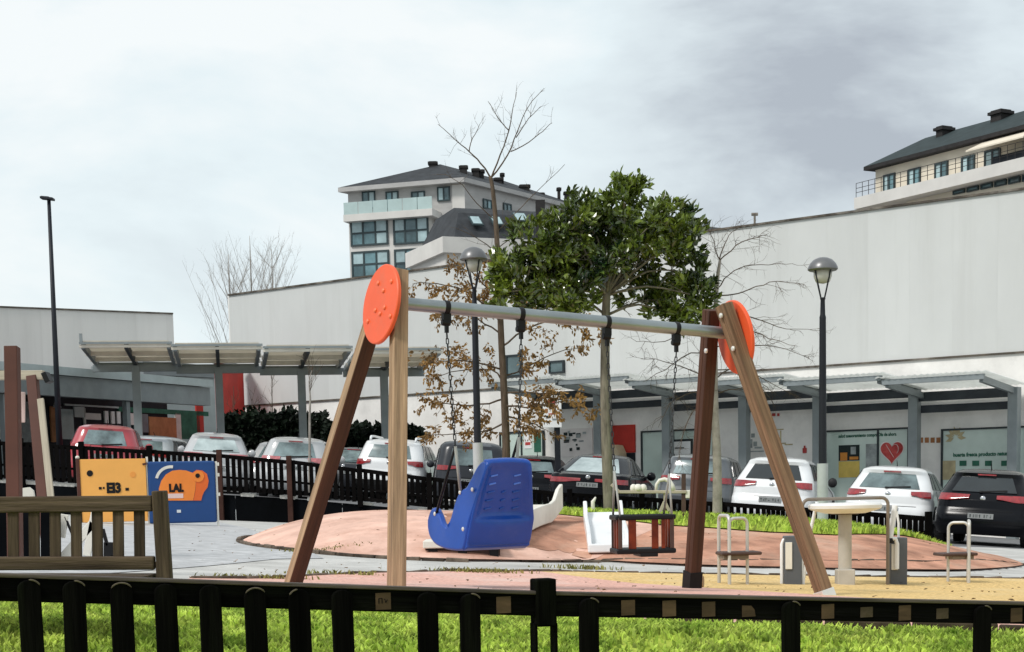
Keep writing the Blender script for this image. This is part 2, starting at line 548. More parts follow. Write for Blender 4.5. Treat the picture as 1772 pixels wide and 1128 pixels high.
while len(pts) < 85000:
    x = rnd.uniform(-3.9, 4.2); y = rnd.uniform(5.0, 12.6)
    if y > poly_y(GE, x) - 0.03 + rnd.uniform(-.05, .03) or y < fence_y(x) + 0.1 or abs(x) > 0.36 * y + 0.25:
        continue
    if y > 10 and rnd.random() < 0.4:
        continue
    if noise.noise(Vector((x * 2.2, y * 2.2, 0))) < -0.22 and rnd.random() < 0.8:
        continue
    pts.append((x, y))
blades('grass', pts, 0.02, 0.055, 'grass_blade', 'tufty bright green grass growing behind the near fence', w=0.008)

# ------------------------------------------------------------------ the mound, its lawn, the edging
def polar(name, cx, cy, rx, ry, m, off, keep=None, n=128, k=30, wob=0.0, **kw):
    vs, fs = [(cx, cy, gz(cx, cy) + off)], []
    for j in range(1, k + 1):
        for i in range(n):
            t = 2 * math.pi * i / n
            r = j / k * (1.0 + 0.012 * math.sin(5 * t) + 0.008 * math.sin(11 * t) + wob * noise.noise(Vector((3 * math.cos(t), 3 * math.sin(t), 1.7))) + wob * .5 * noise.noise(Vector((9 * math.cos(t), 9 * math.sin(t), 4.7))))
            x, y = cx + rx * r * math.cos(t), cy + ry * r * math.sin(t)
            y = min(y, back_y(x) - 0.05)
            vs.append((x, y, gz(x, y) + off))
    for i in range(n):
        fs.append((0, 1 + i, 1 + (i + 1) % n))
    for j in range(k - 1):
        for i in range(n):
            a = 1 + j * n
            fs.append((a + i, a + n + i, a + n + (i + 1) % n, a + (i + 1) % n))
    mb = MB(); mb.add(vs, fs)
    return mb.build(name, m, smooth=True, fix=True, kind='structure', **kw)
polar('mound', -0.75, 22.8, 2.9, 5.08, 'mound_rubber', 0.032, label='low pinkish earth mound the pale slide runs down', cat='mound')
mat('mound_earth', (0.46, 0.24, 0.165), 0.95, var=0.35, vscale=1.8, bump=0.9, bscale=10, dirt=(0.60, 0.42, 0.32), dirt_scale=0.7, dirt_amt=0.85, spec=0.1, detail=9)
polar('mound', 2.2, 24.6, 5.26, 6.26, 'mound_earth', 0.03, label='reddish slope below the green lawn strip', cat='mound')
polar('mound', 0.28, 20.6, 1.15, 1.9, 'mound_earth', 0.037, wob=.16, label='bare reddish brown earth patch between the two slides', cat='earth')
LAWN_A = [(0.15, 25.2), (0.5, 23.6), (1.0, 22.0), (2.0, 20.9), (3.2, 20.6), (4.2, 21.0), (5.2, 22.4), (6.2, 24.4), (7.2, 26.4)]
LAWN_B = [(0.1, 32.6), (1.0, 33.0), (2.0, 32.7), (3.0, 32.3), (4.0, 31.9), (4.9, 31.5), (5.8, 30.2), (6.5, 29.2), (7.25, 28.1)]
sheet('lawn', LAWN_A, LAWN_B, 40, 24, 'grass_ground', 0.046, label='strip of green lawn on the mound under the trees', cat='lawn')
la, lb = samp(LAWN_A, 40), samp(LAWN_B, 40)
pts = []
while len(pts) < 16000:
    i = rnd.randrange(39); t = rnd.random() ** 1.6; u = rnd.random()
    q = la[i].lerp(la[i + 1], u).lerp(lb[i].lerp(lb[i + 1], u), t)
    if t < 0.04 and rnd.random() < 0.6:
        continue
    pts.append((q.x, q.y))
blades('grass', pts, 0.05, 0.11, 'grass_blade', 'short grass blades on the lawn strip of the mound', w=0.012, lift=0.04)
# weeds along the near kerb
pts = []
for cxp in ((440, 1003), (600, 996), (840, 991), (815, 992), (1010, 985), (550, 957), (565, 956)):
    g = G(*cxp)
    for _ in range(150):
        pts.append((g.x + rnd.gauss(0, 0.22), g.y + rnd.gauss(0, 0.05)))
mat('weed_leaf', (0.20, 0.22, 0.06), 0.7, var=0.3, vscale=3, island=0.4, spec=0.1, col2=(0.32, 0.28, 0.10))
blades('weeds', pts, 0.015, 0.06, 'weed_leaf', 'dry tufts of weed along the kerbs', w=0.008)

def edging(name, curve, label, step, w, h, m='edging_stone', off=0.0, zf=gz):
    """a kerb of separate stones"""
    t = thing(name, (*curve[0], zf(*curve[0])), label, 'kerb', kind='structure')
    n = int(sum((Vector(b) - Vector(a)).length for a, b in zip(curve, curve[1:])) / step)
    q = samp(curve, n + 1)
    rr = random.Random(5)
    for a, b in zip(q, q[1:]):
        p0 = Vector((a.x, a.y, zf(a.x, a.y) + off + rr.uniform(-.006, .012)))
        p1 = Vector((b.x, b.y, zf(b.x, b.y) + off + rr.uniform(-.006, .012)))
        d = (p1 - p0).normalized()
        bar_obj('edging_block', p0 + d * 0.006, p0 + d * (step - 0.006), w, h, m, t, bevel=0.012)
    return t
edging('kerb', [tuple(p) for p in k1[:-3]], 'dark edging blocks round the far rim of the rubber floor', 0.24, 0.055, 0.12, off=-0.035)
edging('kerb', [(-1.25, 9.68), (-0.3, 9.41), (1.0, 9.21), (4, 9.46), (8, 9.8)], 'dark edging blocks between the grass bank and the rubber floor', 0.5, 0.09, 0.16, m='soil', off=-0.03)
KERB2 = gcurve([(900, 973), (1050, 973), (1250, 975), (1450, 975), (1600, 976), (1772, 979)])
KERB2 = [tuple(p) for p in KERB2]
edging('kerb', KERB2, 'dark edging blocks at the foot of the reddish slope', 0.26, 0.06, 0.13, off=-0.035)
ang = [R(176 + 5 * i) for i in range(21)]
M_EDGE = [(-0.75 + 2.94 * math.cos(a), 22.8 + 5.14 * math.sin(a)) for a in ang]
edging('kerb', M_EDGE, 'weathered edging blocks round the foot of the pink mound', 0.26, 0.06, 0.09, off=-0.008)

# ------------------------------------------------------------------ near picket fence
def near_pt(px, dz=0.0):
    i = (px - 48) / (1754 - 48)
    x = None
    d = None
    A0 = P(48, 1000, 4.64); A1 = P(1754, 1046, 5.75)
    # intersect the pixel column with the fence's upright plane
    n = Vector((A1.y - A0.y, -(A1.x - A0.x), 0)).normalized()
    yt = 1000 + (px - 48) * 0.0325 if px < 940 else 1029 + (px - 940) * 0.0212
    v = ray(px, yt)
    o = Vector((0, 0, CAM_Z))
    t = n.dot(A0 - o) / n.dot(v)
    return o + v * t + Vector((0, 0, dz))
fn = near_pt(1754) - near_pt(48)
fu = Vector((fn.x, fn.y, 0)).normalized()
fnorm = Vector((fu.y, -fu.x, 0))          # towards the camera
NF = thing('picket_fence', (near_pt(886).x, near_pt(886).y, gz(near_pt(886).x, near_pt(886).y)), 'near black wooden picket fence with several pickets missing', 'fence')
RH = 0.068
def rail(pa, pb, z0, parent, nm='top_rail'):
    a, b = near_pt(pa), near_pt(pb)
    dz = Vector((0, 0, z0))
    return bar_obj(nm, a + dz, b + dz, 0.032, RH, 'dark_wood', parent, up=(0, 0, 1), bevel=0.004)
rail(-260, 938, -RH / 2, NF); rail(942, 2050, -RH / 2, NF)
rail(-260, 938, -0.80, NF, 'bottom_rail'); rail(942, 2050, -0.80, NF, 'bottom_rail')
# lighter cap strip: sky sheen on the rail top put into its colour
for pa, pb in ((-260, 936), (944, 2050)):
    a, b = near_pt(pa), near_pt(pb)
    bar_obj('cap_strip', a + Vector((0, 0, 0.006)), b + Vector((0, 0, 0.006)), 0.05, 0.012, 'dark_wood_sheen', NF, bevel=0.003)
def picket_mesh(w, h, t, rnd_top=True):
    poly = [(-w / 2, -h), (w / 2, -h), (w / 2, -w * 0.42)]
    for k in range(1, 8):
        a = math.pi * k / 8
        poly.append((w / 2 * math.cos(a), -w * 0.42 + w * 0.40 * math.sin(a)))
    poly.append((-w / 2, -w * 0.42))
    mb = MB(); mb.prism(poly, (0, 0, 0), (1, 0, 0), (0, 0, 1), (0, -1, 0), 0, t)
    me = bpy.data.meshes.new('picket'); me.from_pydata(mb.v, [], mb.f)
    bm = bmesh.new(); bm.from_mesh(me); bmesh.ops.recalc_face_normals(bm, faces=bm.faces); bm.to_mesh(me); bm.free()
    me.materials.append(MATS['dark_wood'])
    return me
PM = picket_mesh(0.064, 0.95, 0.022)
def fmatrix(p, tilt=0.0):
    return Matrix(((fu.x, -fnorm.x, 0, p.x), (fu.y, -fnorm.y, 0, p.y), (0, 0, 1, p.z), (0, 0, 0, 1))) @ Matrix.Rotation(tilt, 4, 'Y')
mat('end_grain', (0.085, 0.070, 0.052), 0.85, var=0.4, vscale=20, spec=0.1)
EG = {}
for t0_, t1_ in ((.15, .85), (.5, .88), (.12, .45)):
    mb = MB()
    for sgn_ in (0,):
        pts_ = [(.0325 * math.cos(math.pi * (1 - q)), -.0235, -.0272 + .0262 * math.sin(math.pi * q)) for q in [lerp(t0_, t1_, k / 8) for k in range(9)]]
        mb.tube(pts_, [.0006] + [.0026] * 7 + [.0006], 5)
    me_ = bpy.data.meshes.new('end_grain'); me_.from_pydata(mb.v, [], mb.f); me_.materials.append(MATS['end_grain'])
    EG[t0_] = me_
rr = random.Random(2)
PICK = [-190, -110, -30, 48, 126, 207, 283, 360, 437, 513, 587, 735, 808, 1013, 1361, 1692, 1815, 1876]
for px in PICK:
    p = near_pt(px, rr.uniform(-.004, .002)) + fnorm * 0.017 - Vector((0, 0, 0.002))
    pk_ = link('picket', PM, None, NF, bevel=0.003, world=fmatrix(p, rr.uniform(-.014, .014)))
    if rr.random() < .8:
        t0_ = rr.choice((.15, .5, .12))
        link('end_grain', EG[t0_], None, pk_, world=WM[pk_.name])
for px, s in ((660, 1), (868, 1), (1083, .9), (1154, 1), (1222, .9), (1291, .75), (1428, .9), (1495, .35), (1561, 1), (1626, .4), (1754, .9)):
    p = near_pt(px, -RH * 0.52) + fnorm * 0.0165
    mb = MB()
    hh = 0.026 * (0.5 + 0.5 * s)
    prof = [(-.024, -hh), (.024, -hh), (.024, hh), (-.024, hh)] if px != 1291 else [(-.024, -hh), (.026, -hh), (.022, 0.0), (.01, hh * .6), (-.024, hh * .7)]
    mb.prism(prof, (0, 0, 0), (1, 0, 0), (0, 0, 1), (0, -1, 0), 0, 0.002)
    me = bpy.data.meshes.new('bare_patch'); me.from_pydata(mb.v, [], mb.f)
    link('bare_patch', me, 'fresh_wood' if s > .5 else 'soil', NF, world=fmatrix(p))
# little squiggle on the bare patch beside the swing leg
pp = near_pt(660, -RH * 0.5) + fnorm * 0.019
mb = MB()
for a, b in (((-.014, -.008), (-.014, .008)), ((-.014, .008), (-.004, .008)), ((-.004, .008), (-.004, -.008)), ((.004, .006), (.008, -.006)), ((.008, -.006), (.013, .004))):
    mb.bar(pp + fu * a[0] + Vector((0, 0, a[1])), pp + fu * b[0] + Vector((0, 0, b[1])), 0.0025, 0.0016)
mb.build('painted_mark', 'black_board', NF)
# the fence post: a wooden head on two steel straps
p = near_pt(940)
bar_obj('post_head', p + Vector((0, 0, -0.10)), p + Vector((0, 0, 0.052)), 0.068, 0.068, 'dark_wood', NF, up=fnorm, bevel=0.006)
for s in (-1, 1):
    bar_obj('post_strap', p + fu * s * 0.034 + Vector((0, 0, -1.0)), p + fu * s * 0.034 + Vector((0, 0, -.09)), 0.05, 0.008, 'dark_wood', NF, up=fu, bevel=0.001)
for px in (-250, 2040):
    p = near_pt(px) - fnorm * 0.07
    bar_obj('post', p + Vector((0, 0, -1.05)), p + Vector((0, 0, .05)), 0.09, 0.09, 'dark_wood', NF, up=fnorm, bevel=0.006)

# ------------------------------------------------------------------ far picket fence on its black retaining wall
FT = [(-14, 2.85), (-11, 2.57), (-6.3, 2.20), (-4.7, 2.03), (-1.8, 1.62), (0.58, 1.26), (4.2, 0.97), (7.3, 0.70)]
FB = [(-14, 1.98), (-11, 1.74), (-4.7, 1.27), (-1.8, 0.96), (0.58, 0.74), (4.2, 0.46), (7.3, 0.20)]
def f_at(x, tbl):
    for (x0, z0), (x1, z1) in zip(tbl, tbl[1:]):
        if x <= x1:
            return lerp(z0, z1, (x - x0) / (x1 - x0))
    return tbl[-1][1]
BF = thing('picket_fence', (-3, back_y(-3), f_at(-3, FB)), 'long black picket fence running between playground and parked cars', 'fence')
def bp(x, z, off=0.0):
    return Vector((x, back_y(x) - off, z))
post_x = [-13.4, -12.0, -10.55]
for px in (145, 262, 382, 502, 623, 743, 863, 985, 1110, 1245, 1380, 1500, 1612):
    x = (px - CX) / F_PX * 34
    for _ in range(6):
        x += (px - proj(bp(x, 1.5))[0]) / F_PX * back_y(x)
    post_x.append(min(x, 7.28))
post_x = sorted(post_x)
for x in post_x:
    red = -6.8 < x < -4.2
    bar_obj('post', bp(x, f_at(x, FB) - (0.75 if red else 0.1), 0.05), bp(x, f_at(x, FT) + 0.10, 0.05), 0.11, 0.11,
            'back_fence_post' if red or abs(x + 12) < 1 else 'back_fence_wood', BF, up=(0, 1, 0), bevel=0.008)
for x0, x1 in zip(post_x, post_x[1:]):
    for nm, fr, hh in (('top_rail', 0.955, 0.085), ('middle_rail', 0.40, 0.05), ('bottom_rail', 0.10, 0.07)):
        z0, z1 = lerp(f_at(x0, FB), f_at(x0, FT), fr), lerp(f_at(x1, FB), f_at(x1, FT), fr)
        bar_obj(nm, bp(x0 + .05, z0, 0.01), bp(x1 - .05, z1, 0.01), 0.04, hh, 'back_fence_wood', BF, bevel=0.0)
PKB = {}
x = -13.9
while x < 7.25:
    if min(abs(x - q) for q in post_x) > 0.07:
        zb, zt = f_at(x, FB) + 0.02, f_at(x, FT) - 0.03
        hgt = round((zt - zb) / 0.04) * 0.04
        bar_obj('picket', bp(x, zt - hgt, 0.05), bp(x, zt, 0.05), 0.084, 0.022, 'back_fence_wood', BF, up=(0, 1, 0), bevel=0.0)
    sl = (back_y(x + .1) - back_y(x)) / .1
    x += 0.13 / math.sqrt(1 + sl * sl)
# retaining wall of black boards under it
RW = thing('retaining_wall', (-6, back_y(-6), z_plane(-6, 35)), 'low black board retaining wall under the far picket fence', 'wall')
x = -14.0
while x < 0.2:
    x1 = x + 1.16
    xm = (x + x1) / 2
    zt, zb = f_at(xm, FB) - 0.06, z_plane(xm, back_y(xm)) - 0.15
    mb = MB()
    a0, a1 = bp(x + .008, 0, -.02), bp(x1 - .008, 0, -.02)
    t0, t1 = f_at(x, FB) - 0.05, f_at(x1, FB) - 0.05
    nrm = Vector((0, -0.06, 0))
    vs = [Vector((a0.x, a0.y, zb)), Vector((a1.x, a1.y, zb)), Vector((a1.x, a1.y, t1)), Vector((a0.x, a0.y, t0))]
    mb.add(vs + [v - nrm for v in vs], [(0, 1, 2, 3), (4, 7, 6, 5), (0, 4, 5, 1), (1, 5, 6, 2), (2, 6, 7, 3), (3, 7, 4, 0)])
    mb.build('board', 'black_board', RW)
    x = x1
# pale kerb slabs of the car park showing under the fence
KS = thing('kerb', (-6, 36, z_park(-6)), 'pale concrete kerb slabs seen under the far fence', 'kerb', kind='structure')
for xa, xb in ((-13.5, -11.7), (-11.5, -9.4), (-5.75, -5.45), (-4.9, -4.55), (-4.3, -3.9), (-3.2, -2.9), (-2.45, -2.2), (-1.9, -1.5)):
    za, zb = f_at(xa, FB) - 0.03, f_at(xb, FB) - 0.03
    bar_obj('kerb_slab', Vector((xa, back_y(xa) + .12, za)), Vector((xb, back_y(xb) + .12, zb)), 0.2, 0.085, 'concrete_pale', KS, bevel=0.01)

# fallen leaves and crumbs of bark on the ground: uncountable
mat('dead_leaf', (0.16, 0.095, 0.045), 0.85, var=0.4, vscale=3, island=0.5, spec=0.1)
fl = MB()
fr_ = random.Random(77)
for _ in range(420):
    x = fr_.uniform(-4.5, 6.5); y = fr_.uniform(9.4, 27)
    if abs(x) > .36 * y: continue
    z = gz(x, y) + .028; a = fr_.uniform(0, 6.28); r = fr_.uniform(.008, .022)
    k = len(fl.v)
    fl.v += [(x + r * math.cos(a + q), y + r * math.sin(a + q) * .9, z + fr_.uniform(-.004, .012)) for q in (0, 1.3, 2.6, 3.6, 5.0)]
    fl.f.append((k, k + 1, k + 2, k + 3, k + 4))
fl.build('fallen_leaves', 'dead_leaf', fix=False, label='scattered dead leaves and crumbs on the play area', cat='leaves', kind='stuff')
# ------------------------------------------------------------------ materials of the buildings
mat('cladding', (0.57, 0.58, 0.572), 0.75, var=0.05, vscale=0.35, stretch=(1, 1, 0.5), bump=0.05, bscale=8, obj_rand=0.006, dirt=(0.42, 0.42, 0.40), dirt_scale=0.7, dirt_amt=0.3, dirt_stretch=(2.5, 2.5, 0.12), spec=0.25)
mat('cladding_pale', (0.74, 0.72, 0.69), 0.75, var=0.04, vscale=0.5, stretch=(1, 1, 0.25), obj_rand=0.008, dirt=(0.58, 0.55, 0.52), dirt_scale=0.9, dirt_amt=0.3, dirt_stretch=(2.5, 2.5, 0.12), spec=0.25)
mat('joint', (0.56, 0.57, 0.56), 0.9, var=0.1, spec=0.1)
mat('coping', (0.10, 0.085, 0.07), 0.8, var=0.5, vscale=2.0, spec=0.2, dirt=(0.35, 0.33, 0.3), dirt_scale=1.0, dirt_amt=0.7)
mat('render_wall', (0.82, 0.80, 0.77), 0.85, var=0.07, vscale=1.0, dirt=(0.42, 0.41, 0.40), dirt_scale=0.7, dirt_amt=0.4, spec=0.2)
mat('purlin_pale', (0.66, 0.62, 0.54), 0.6, var=0.1, vscale=2)
mat('canopy_steel', (0.24, 0.27, 0.28), 0.5, metal=0.2, var=0.1, vscale=2, spec=0.4)
mat('canopy_dark', (0.035, 0.042, 0.05), 0.6, var=0.2, vscale=2, spec=0.3)
mat('canopy_sheet', (0.42, 0.48, 0.48), 0.5, var=0.08, vscale=2, spec=0.4)
mat('canopy_clear', (0.82, 0.83, 0.81), 0.5, var=0.06, vscale=2, spec=0.4, trans=0.72)
mat('soffit', (0.72, 0.68, 0.60), 0.8, var=0.08, vscale=2, trans=0.55, spec=0.2)
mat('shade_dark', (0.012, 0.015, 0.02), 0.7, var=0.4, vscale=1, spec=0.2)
mat('shop_glass', (0.50, 0.60, 0.55), 0.12, var=0.12, vscale=0.6, spec=0.6)
mat('shop_glass_dark', (0.10, 0.15, 0.16), 0.1, var=0.3, vscale=0.8, spec=0.6)
mat('frame_dark', (0.02, 0.028, 0.032), 0.5, var=0.1, spec=0.4)
mat('panel_red', (0.44, 0.035, 0.025), 0.7, var=0.15, vscale=1, spec=0.3, dirt=(0.2, .02, .02), dirt_scale=1.5, dirt_amt=.5)
mat('paint_white', (0.80, 0.80, 0.80), 0.6, var=0.04, vscale=2, spec=0.3)
mat('paint_pink', (0.72, 0.55, 0.52), 0.7, var=0.06, vscale=2, spec=0.3)
mat('print_dark', (0.02, 0.03, 0.03), 0.7, var=0.2, spec=0.2)
mat('print_green', (0.03, 0.12, 0.08), 0.7, var=0.2, spec=0.2)
mat('print_leaf', (0.42, 0.36, 0.22), 0.7, var=0.2, spec=0.2)
mat('print_brown', (0.36, 0.16, 0.07), 0.7, var=0.2, spec=0.2)
mat('print_yellow', (0.62, 0.46, 0.12), 0.7, var=0.12, spec=0.2)
mat('print_orange', (0.60, 0.24, 0.05), 0.7, var=0.12, spec=0.2)
mat('print_grey', (0.30, 0.33, 0.33), 0.7, var=0.3, vscale=4, spec=0.2)
mat('print_red', (0.42, 0.03, 0.03), 0.6, var=0.25, vscale=4, spec=0.3, col2=(0.62, 0.10, 0.09))
mat('print_pale', (0.70, 0.66, 0.64), 0.6, var=0.05, spec=0.3)
mat('slate', (0.035, 0.038, 0.043), 0.75, var=0.3, vscale=1.2, bump=0.3, bscale=8, spec=0.25)
mat('slate_green', (0.022, 0.034, 0.036), 0.75, var=0.3, vscale=1.2, bump=0.3, bscale=8, spec=0.25)
mat('stone_grey', (0.42, 0.41, 0.40), 0.85, var=0.08, vscale=0.8, stretch=(1, 1, 3), spec=0.2)
mat('stone_white', (0.62, 0.60, 0.57), 0.85, var=0.06, vscale=0.6, spec=0.2)
mat('cream_wall', (0.68, 0.61, 0.50), 0.85, var=0.06, vscale=0.6, spec=0.2)
mat('pane', (0.10, 0.18, 0.20), 0.08, var=0.45, vscale=0.5, obj_rand=0.5, spec=0.7)
mat('curtain_pane', (0.36, 0.48, 0.50), 0.2, var=0.15, vscale=1.0, obj_rand=0.15, spec=0.6)
mat('balcony_glass', (0.42, 0.53, 0.52), 0.2, var=0.08, vscale=0.6, spec=0.5)
mat('window_frame', (0.03, 0.05, 0.055), 0.5, var=0.1, spec=0.4)
mat('chimney', (0.03, 0.028, 0.028), 0.8, var=0.2, spec=0.2)

# ------------------------------------------------------------------ the long white hall
LW = Plane((13.3, 42.0), (-10.2, 61.0))
LWL = LW.len
Z_SEAM, Z_TOPR, Z_TOPL = 4.55, 8.58, 8.58
HALL = thing('hall', LW.pt(12, 0, z_park(4)), 'long white clad hall with shop windows behind the parked cars', 'building')
def wall_top(a):
    return lerp(Z_TOPR, Z_TOPL, a / LWL)
mb = MB()
a0, a1 = -9.0, LWL
z_lo = -1.5
back = -14
vs = [LW.pt(a, o, z) for a in (a0, a1) for o in (-0.06, back) for z in (z_lo, wall_top(a) - 0.1)]
mb.add(vs, [(0, 1, 3, 2), (4, 6, 7, 5), (0, 4, 5, 1), (2, 3, 7, 6), (1, 5, 7, 3), (0, 2, 6, 4)])
mb.build('core_wall', 'joint', HALL)
a = a0
k = 0
while a < LWL - 0.05:
    b = min(a + 1.22, LWL)
    mb = MB()
    z0 = Z_SEAM
    vs = []
    for o in (0.0, -0.05):
        vs += [LW.pt(a + .0006, o, z0), LW.pt(b - .0006, o, z0), LW.pt(b - .0006, o, wall_top(b)), LW.pt(a + .0006, o, wall_top(a))]
    mb.add(vs, [(0, 1, 2, 3), (7, 6, 5, 4), (0, 4, 5, 1), (1, 5, 6, 2), (2, 6, 7, 3), (3, 7, 4, 0)])
    mb.build('cladding_panel', 'cladding', HALL)
    mb = MB()
    mb.bar(LW.pt(a, -0.02, wall_top(a) + .03), LW.pt(b - .004, -0.02, wall_top(b) + .03), 0.16, 0.055)
    mb.build('coping', 'coping', HALL)
    a = b; k += 1
# left return of the hall, facing the other shops
mb = MB()
ex = LW.pt(LWL, 0, 0)
for o0 in range(0, 12):
    mb = MB()
    mb.obox(LW.pt(LWL + .03, -(o0 + .5) * 1.1, (Z_TOPL + Z_SEAM) / 2), LW.u * 0.03, LW.n * 0.544, (0, 0, (Z_TOPL - Z_SEAM) / 2))
    mb.build('cladding_panel', 'cladding_pale', HALL)
# lower wall, seam and window strip
part_box(LW, 'lower_wall', 'render_wall', HALL, (a0, LWL, z_lo, Z_SEAM - 0.05), -0.05, -0.005)
part_box(LW, 'seam_flashing', 'coping', HALL, (a0, LWL, Z_SEAM - .05, Z_SEAM), -0.05, 0.05)
def shop_window(r, glass='shop_glass', bars=(), nm='shop_window', parent=HALL, pl=LW, t=0.05):
    f = MB()
    a0, a1, z0, z1 = r
    for q in ((a0, a1, z1 - t, z1), (a0, a1, z0, z0 + t), (a0, a0 + t, z0 + t, z1 - t), (a1 - t, a1, z0 + t, z1 - t)):
        pl.box(f, *q, 0.0, 0.09)
    for b in bars:
        ab = lerp(a0, a1, b)
        pl.box(f, ab - t / 2, ab + t / 2, z0 + t, z1 - t, 0.0, 0.085)
    w = f.build(nm, 'frame_dark', parent)
    part_box(pl, 'pane', glass, w, (a0 + t, a1 - t, z0 + t, z1 - t), 0.005, 0.05)
    return w
def wr(x0, y0, x1, y1):
    return LW.rect(x0, y0, x1, y1)
def print_on(nm, m, x0, y0, x1, y1, off=0.055, th=0.006, parent=None, pl=LW):
    return part_box(pl, nm, m, parent or HALL, pl.rect(x0, y0, x1, y1), off, off + th)
WIN1 = shop_window(wr(1428, 742, 1575, 905), bars=(0.36,))
WIN2 = shop_window(wr(1630, 737, 1900, 905))
WIN3 = shop_window(wr(1112, 743, 1238, 900), bars=(0.55,))
WIN4 = shop_window(wr(868, 746, 944, 900), bars=(0.5,))
print_on('poster', 'print_dark', 1453, 770, 1489, 797)
print_on('poster', 'print_yellow', 1453, 798, 1489, 826)
print_on('poster_figure', 'print_orange', 1456, 783, 1468, 797, off=0.063)
print_on('poster_figure', 'print_grey', 1474, 773, 1483, 786, off=0.063)
print_on('poster_figure', 'print_orange', 1472, 790, 1487, 795, off=0.063)
print_on('glass_sticker', 'print_grey', 1500, 768, 1521, 810, off=0.055)
# heart on the window
ha, hz = LW.px(1545, 781)
heart = []
for k in range(40):
    t = 2 * math.pi * k / 40
    heart.append((0.0205 * 16 * math.sin(t) ** 3, 0.0205 * (13 * math.cos(t) - 5 * math.cos(2 * t) - 2 * math.cos(3 * t) - math.cos(4 * t))))
ux = Vector((0, 0, 1)).cross(LW.n)
hp = LW.pt(ha, 0.0, hz)
mb = MB(); mb.prism([(a * 1.12, b * 1.12) for a, b in heart], hp, ux, (0, 0, 1), LW.n, 0.055, 0.060)
hb = mb.build('heart_sticker', 'print_pale', HALL)
mb = MB(); mb.prism(heart, hp, ux, (0, 0, 1), LW.n, 0.061, 0.066)
mb.build('heart_print', 'print_red', hb)
mb = MB()
for k in range(9):
    t0, t1 = R(-60 + 22 * k), R(-60 + 22 * (k + 1))
    mb.bar(hp + ux * (0.10 + 0.10 * math.cos(t0)) + Vector((0, 0, .06 + 0.13 * math.sin(t0))) + LW.n * .068, hp + ux * (0.10 + 0.10 * math.cos(t1)) + Vector((0, 0, .06 + 0.13 * math.sin(t1))) + LW.n * .068, 0.03, 0.008)
mb.bar(hp + ux * -.17 + Vector((0, 0, .19)) + LW.n * .068, hp + ux * 0.06 + Vector((0, 0, -.16)) + LW.n * .068, 0.022, 0.008)
mb.build('heart_print', 'print_pale', hb)
ta, tz = LW.px(1502, 753)
text_obj('lettering', 'salud asesoramiento compra Día de ahora', LW.frame(ta, 0.058, tz), 0.13, 'print_green', HALL, sx=0.78, offset=0.004)
# right hand poster with leaf emblem, lettering band and meadow picture
for k in range(7):
    an = R(200 - 34 * k)
    c = LW.pt(*(lambda q: (q[0], 0.0, q[1]))(LW.px(1655 , 757)))
    d = ux * math.cos(an) + Vector((0, 0, math.sin(an)))
    s = ux * -math.sin(an) + Vector((0, 0, math.cos(an)))
    mb = MB(); mb.prism([(0.05, 0), (0.16, 0.055), (0.30, 0.0), (0.16, -0.055)], c + LW.n * 0.056, d, s, LW.n, 0, 0.005)
    mb.build('leaf_print', 'print_leaf', HALL)
la_, lz_ = LW.px(1700, 786)
text_obj('lettering', 'huerta fresca producto natural', LW.frame(la_, 0.058, lz_), 0.14, 'print_green', HALL, sx=0.9, offset=0.006)
print_on('poster_band', 'print_leaf', 1632, 797, 1655, 830)
for q in (1668, 1690, 1712, 1740):
    print_on('tree_print', 'print_green', q - 6, 797, q + 6, 806, off=0.056)
for q in (1594, 1604, 1614, 1624):
    print_on('square_print', 'print_brown', q - 3.4, 757, q + 3.4, 766, off=0.0, th=0.01)
# emblems painted on the plain wall
for x0, y0, x1, y1 in ((1286, 768, 1294, 774), (1296, 760, 1302, 775), (1304, 764, 1310, 772), (1306, 773, 1318, 776), (1290, 780, 1322, 782), (1300, 750, 1306, 757)):
    print_on('wall_lettering', 'print_grey', x0, y0, x1, y1, off=0.0, th=0.008)
for x0, y0, x1, y1 in ((1336, 715, 1342, 720), (1345, 715, 1349, 720), (1389, 775, 1396, 784), (1391, 771, 1394, 775)):
    print_on('wall_lettering', 'print_red', x0, y0, x1, y1, off=0.0, th=0.008)
for x0, y0, x1, y1 in ((1352, 766, 1360, 768), (1358, 768, 1372, 770), (1350, 745, 1352, 766), (1344, 742, 1356, 744)):
    print_on('wall_lettering', 'print_leaf', x0, y0, x1, y1, off=0.0, th=0.008)
# banner in the middle window, red hoarding, black and white poster, door
b3 = print_on('banner', 'frame_dark', 1152, 760, 1201, 812, off=0.055)
print_on('banner_sheet', 'paint_white', 1157, 764, 1197, 806, off=0.062, parent=HALL)
for x0, y0, x1, y1 in ((1162, 772, 1166, 778), (1170, 774, 1186, 776), (1160, 786, 1170, 792)):
    print_on('banner_print', 'print_dark', x0, y0, x1, y1, off=0.069)
print_on('banner_print', 'print_red', 1176, 789, 1196, 793, off=0.069)
print_on('hoarding', 'panel_red', 1031, 736, 1100, 784, off=0.0, th=0.06)
print_on('hoarding_base', 'shade_dark', 1031, 784.5, 1100, 860, off=0.0, th=0.06)
pk = MB()
c = LW.pt(*(lambda q: (q[0], 0.0, q[1]))(LW.px(1076, 790)))
pk.prism([(-.26, -.5), (.26, -.5), (.24, .1), (.12, .34), (-.06, .36), (-.22, .2)], c, ux, (0, 0, 1), LW.n, 0.1, 0.5)
pk.build('beige_cabinet', mat('cabinet_beige', (0.52, 0.42, 0.28), 0.8), HALL)
print_on('poster', 'print_pale', 972, 741, 1026, 790, off=0.0, th=0.02)
rr = random.Random(9)
for k in range(16):
    x0 = rr.uniform(976, 1014); y0 = rr.uniform(745, 782)
    print_on('poster_print', 'print_dark' if k % 3 else 'print_grey', x0, y0, x0 + rr.uniform(3, 10), y0 + rr.uniform(2, 6), off=0.021 + k * 0.0015, th=0.004)
print_on('door_poster', 'paint_white', 909, 748, 922, 776, off=0.055)
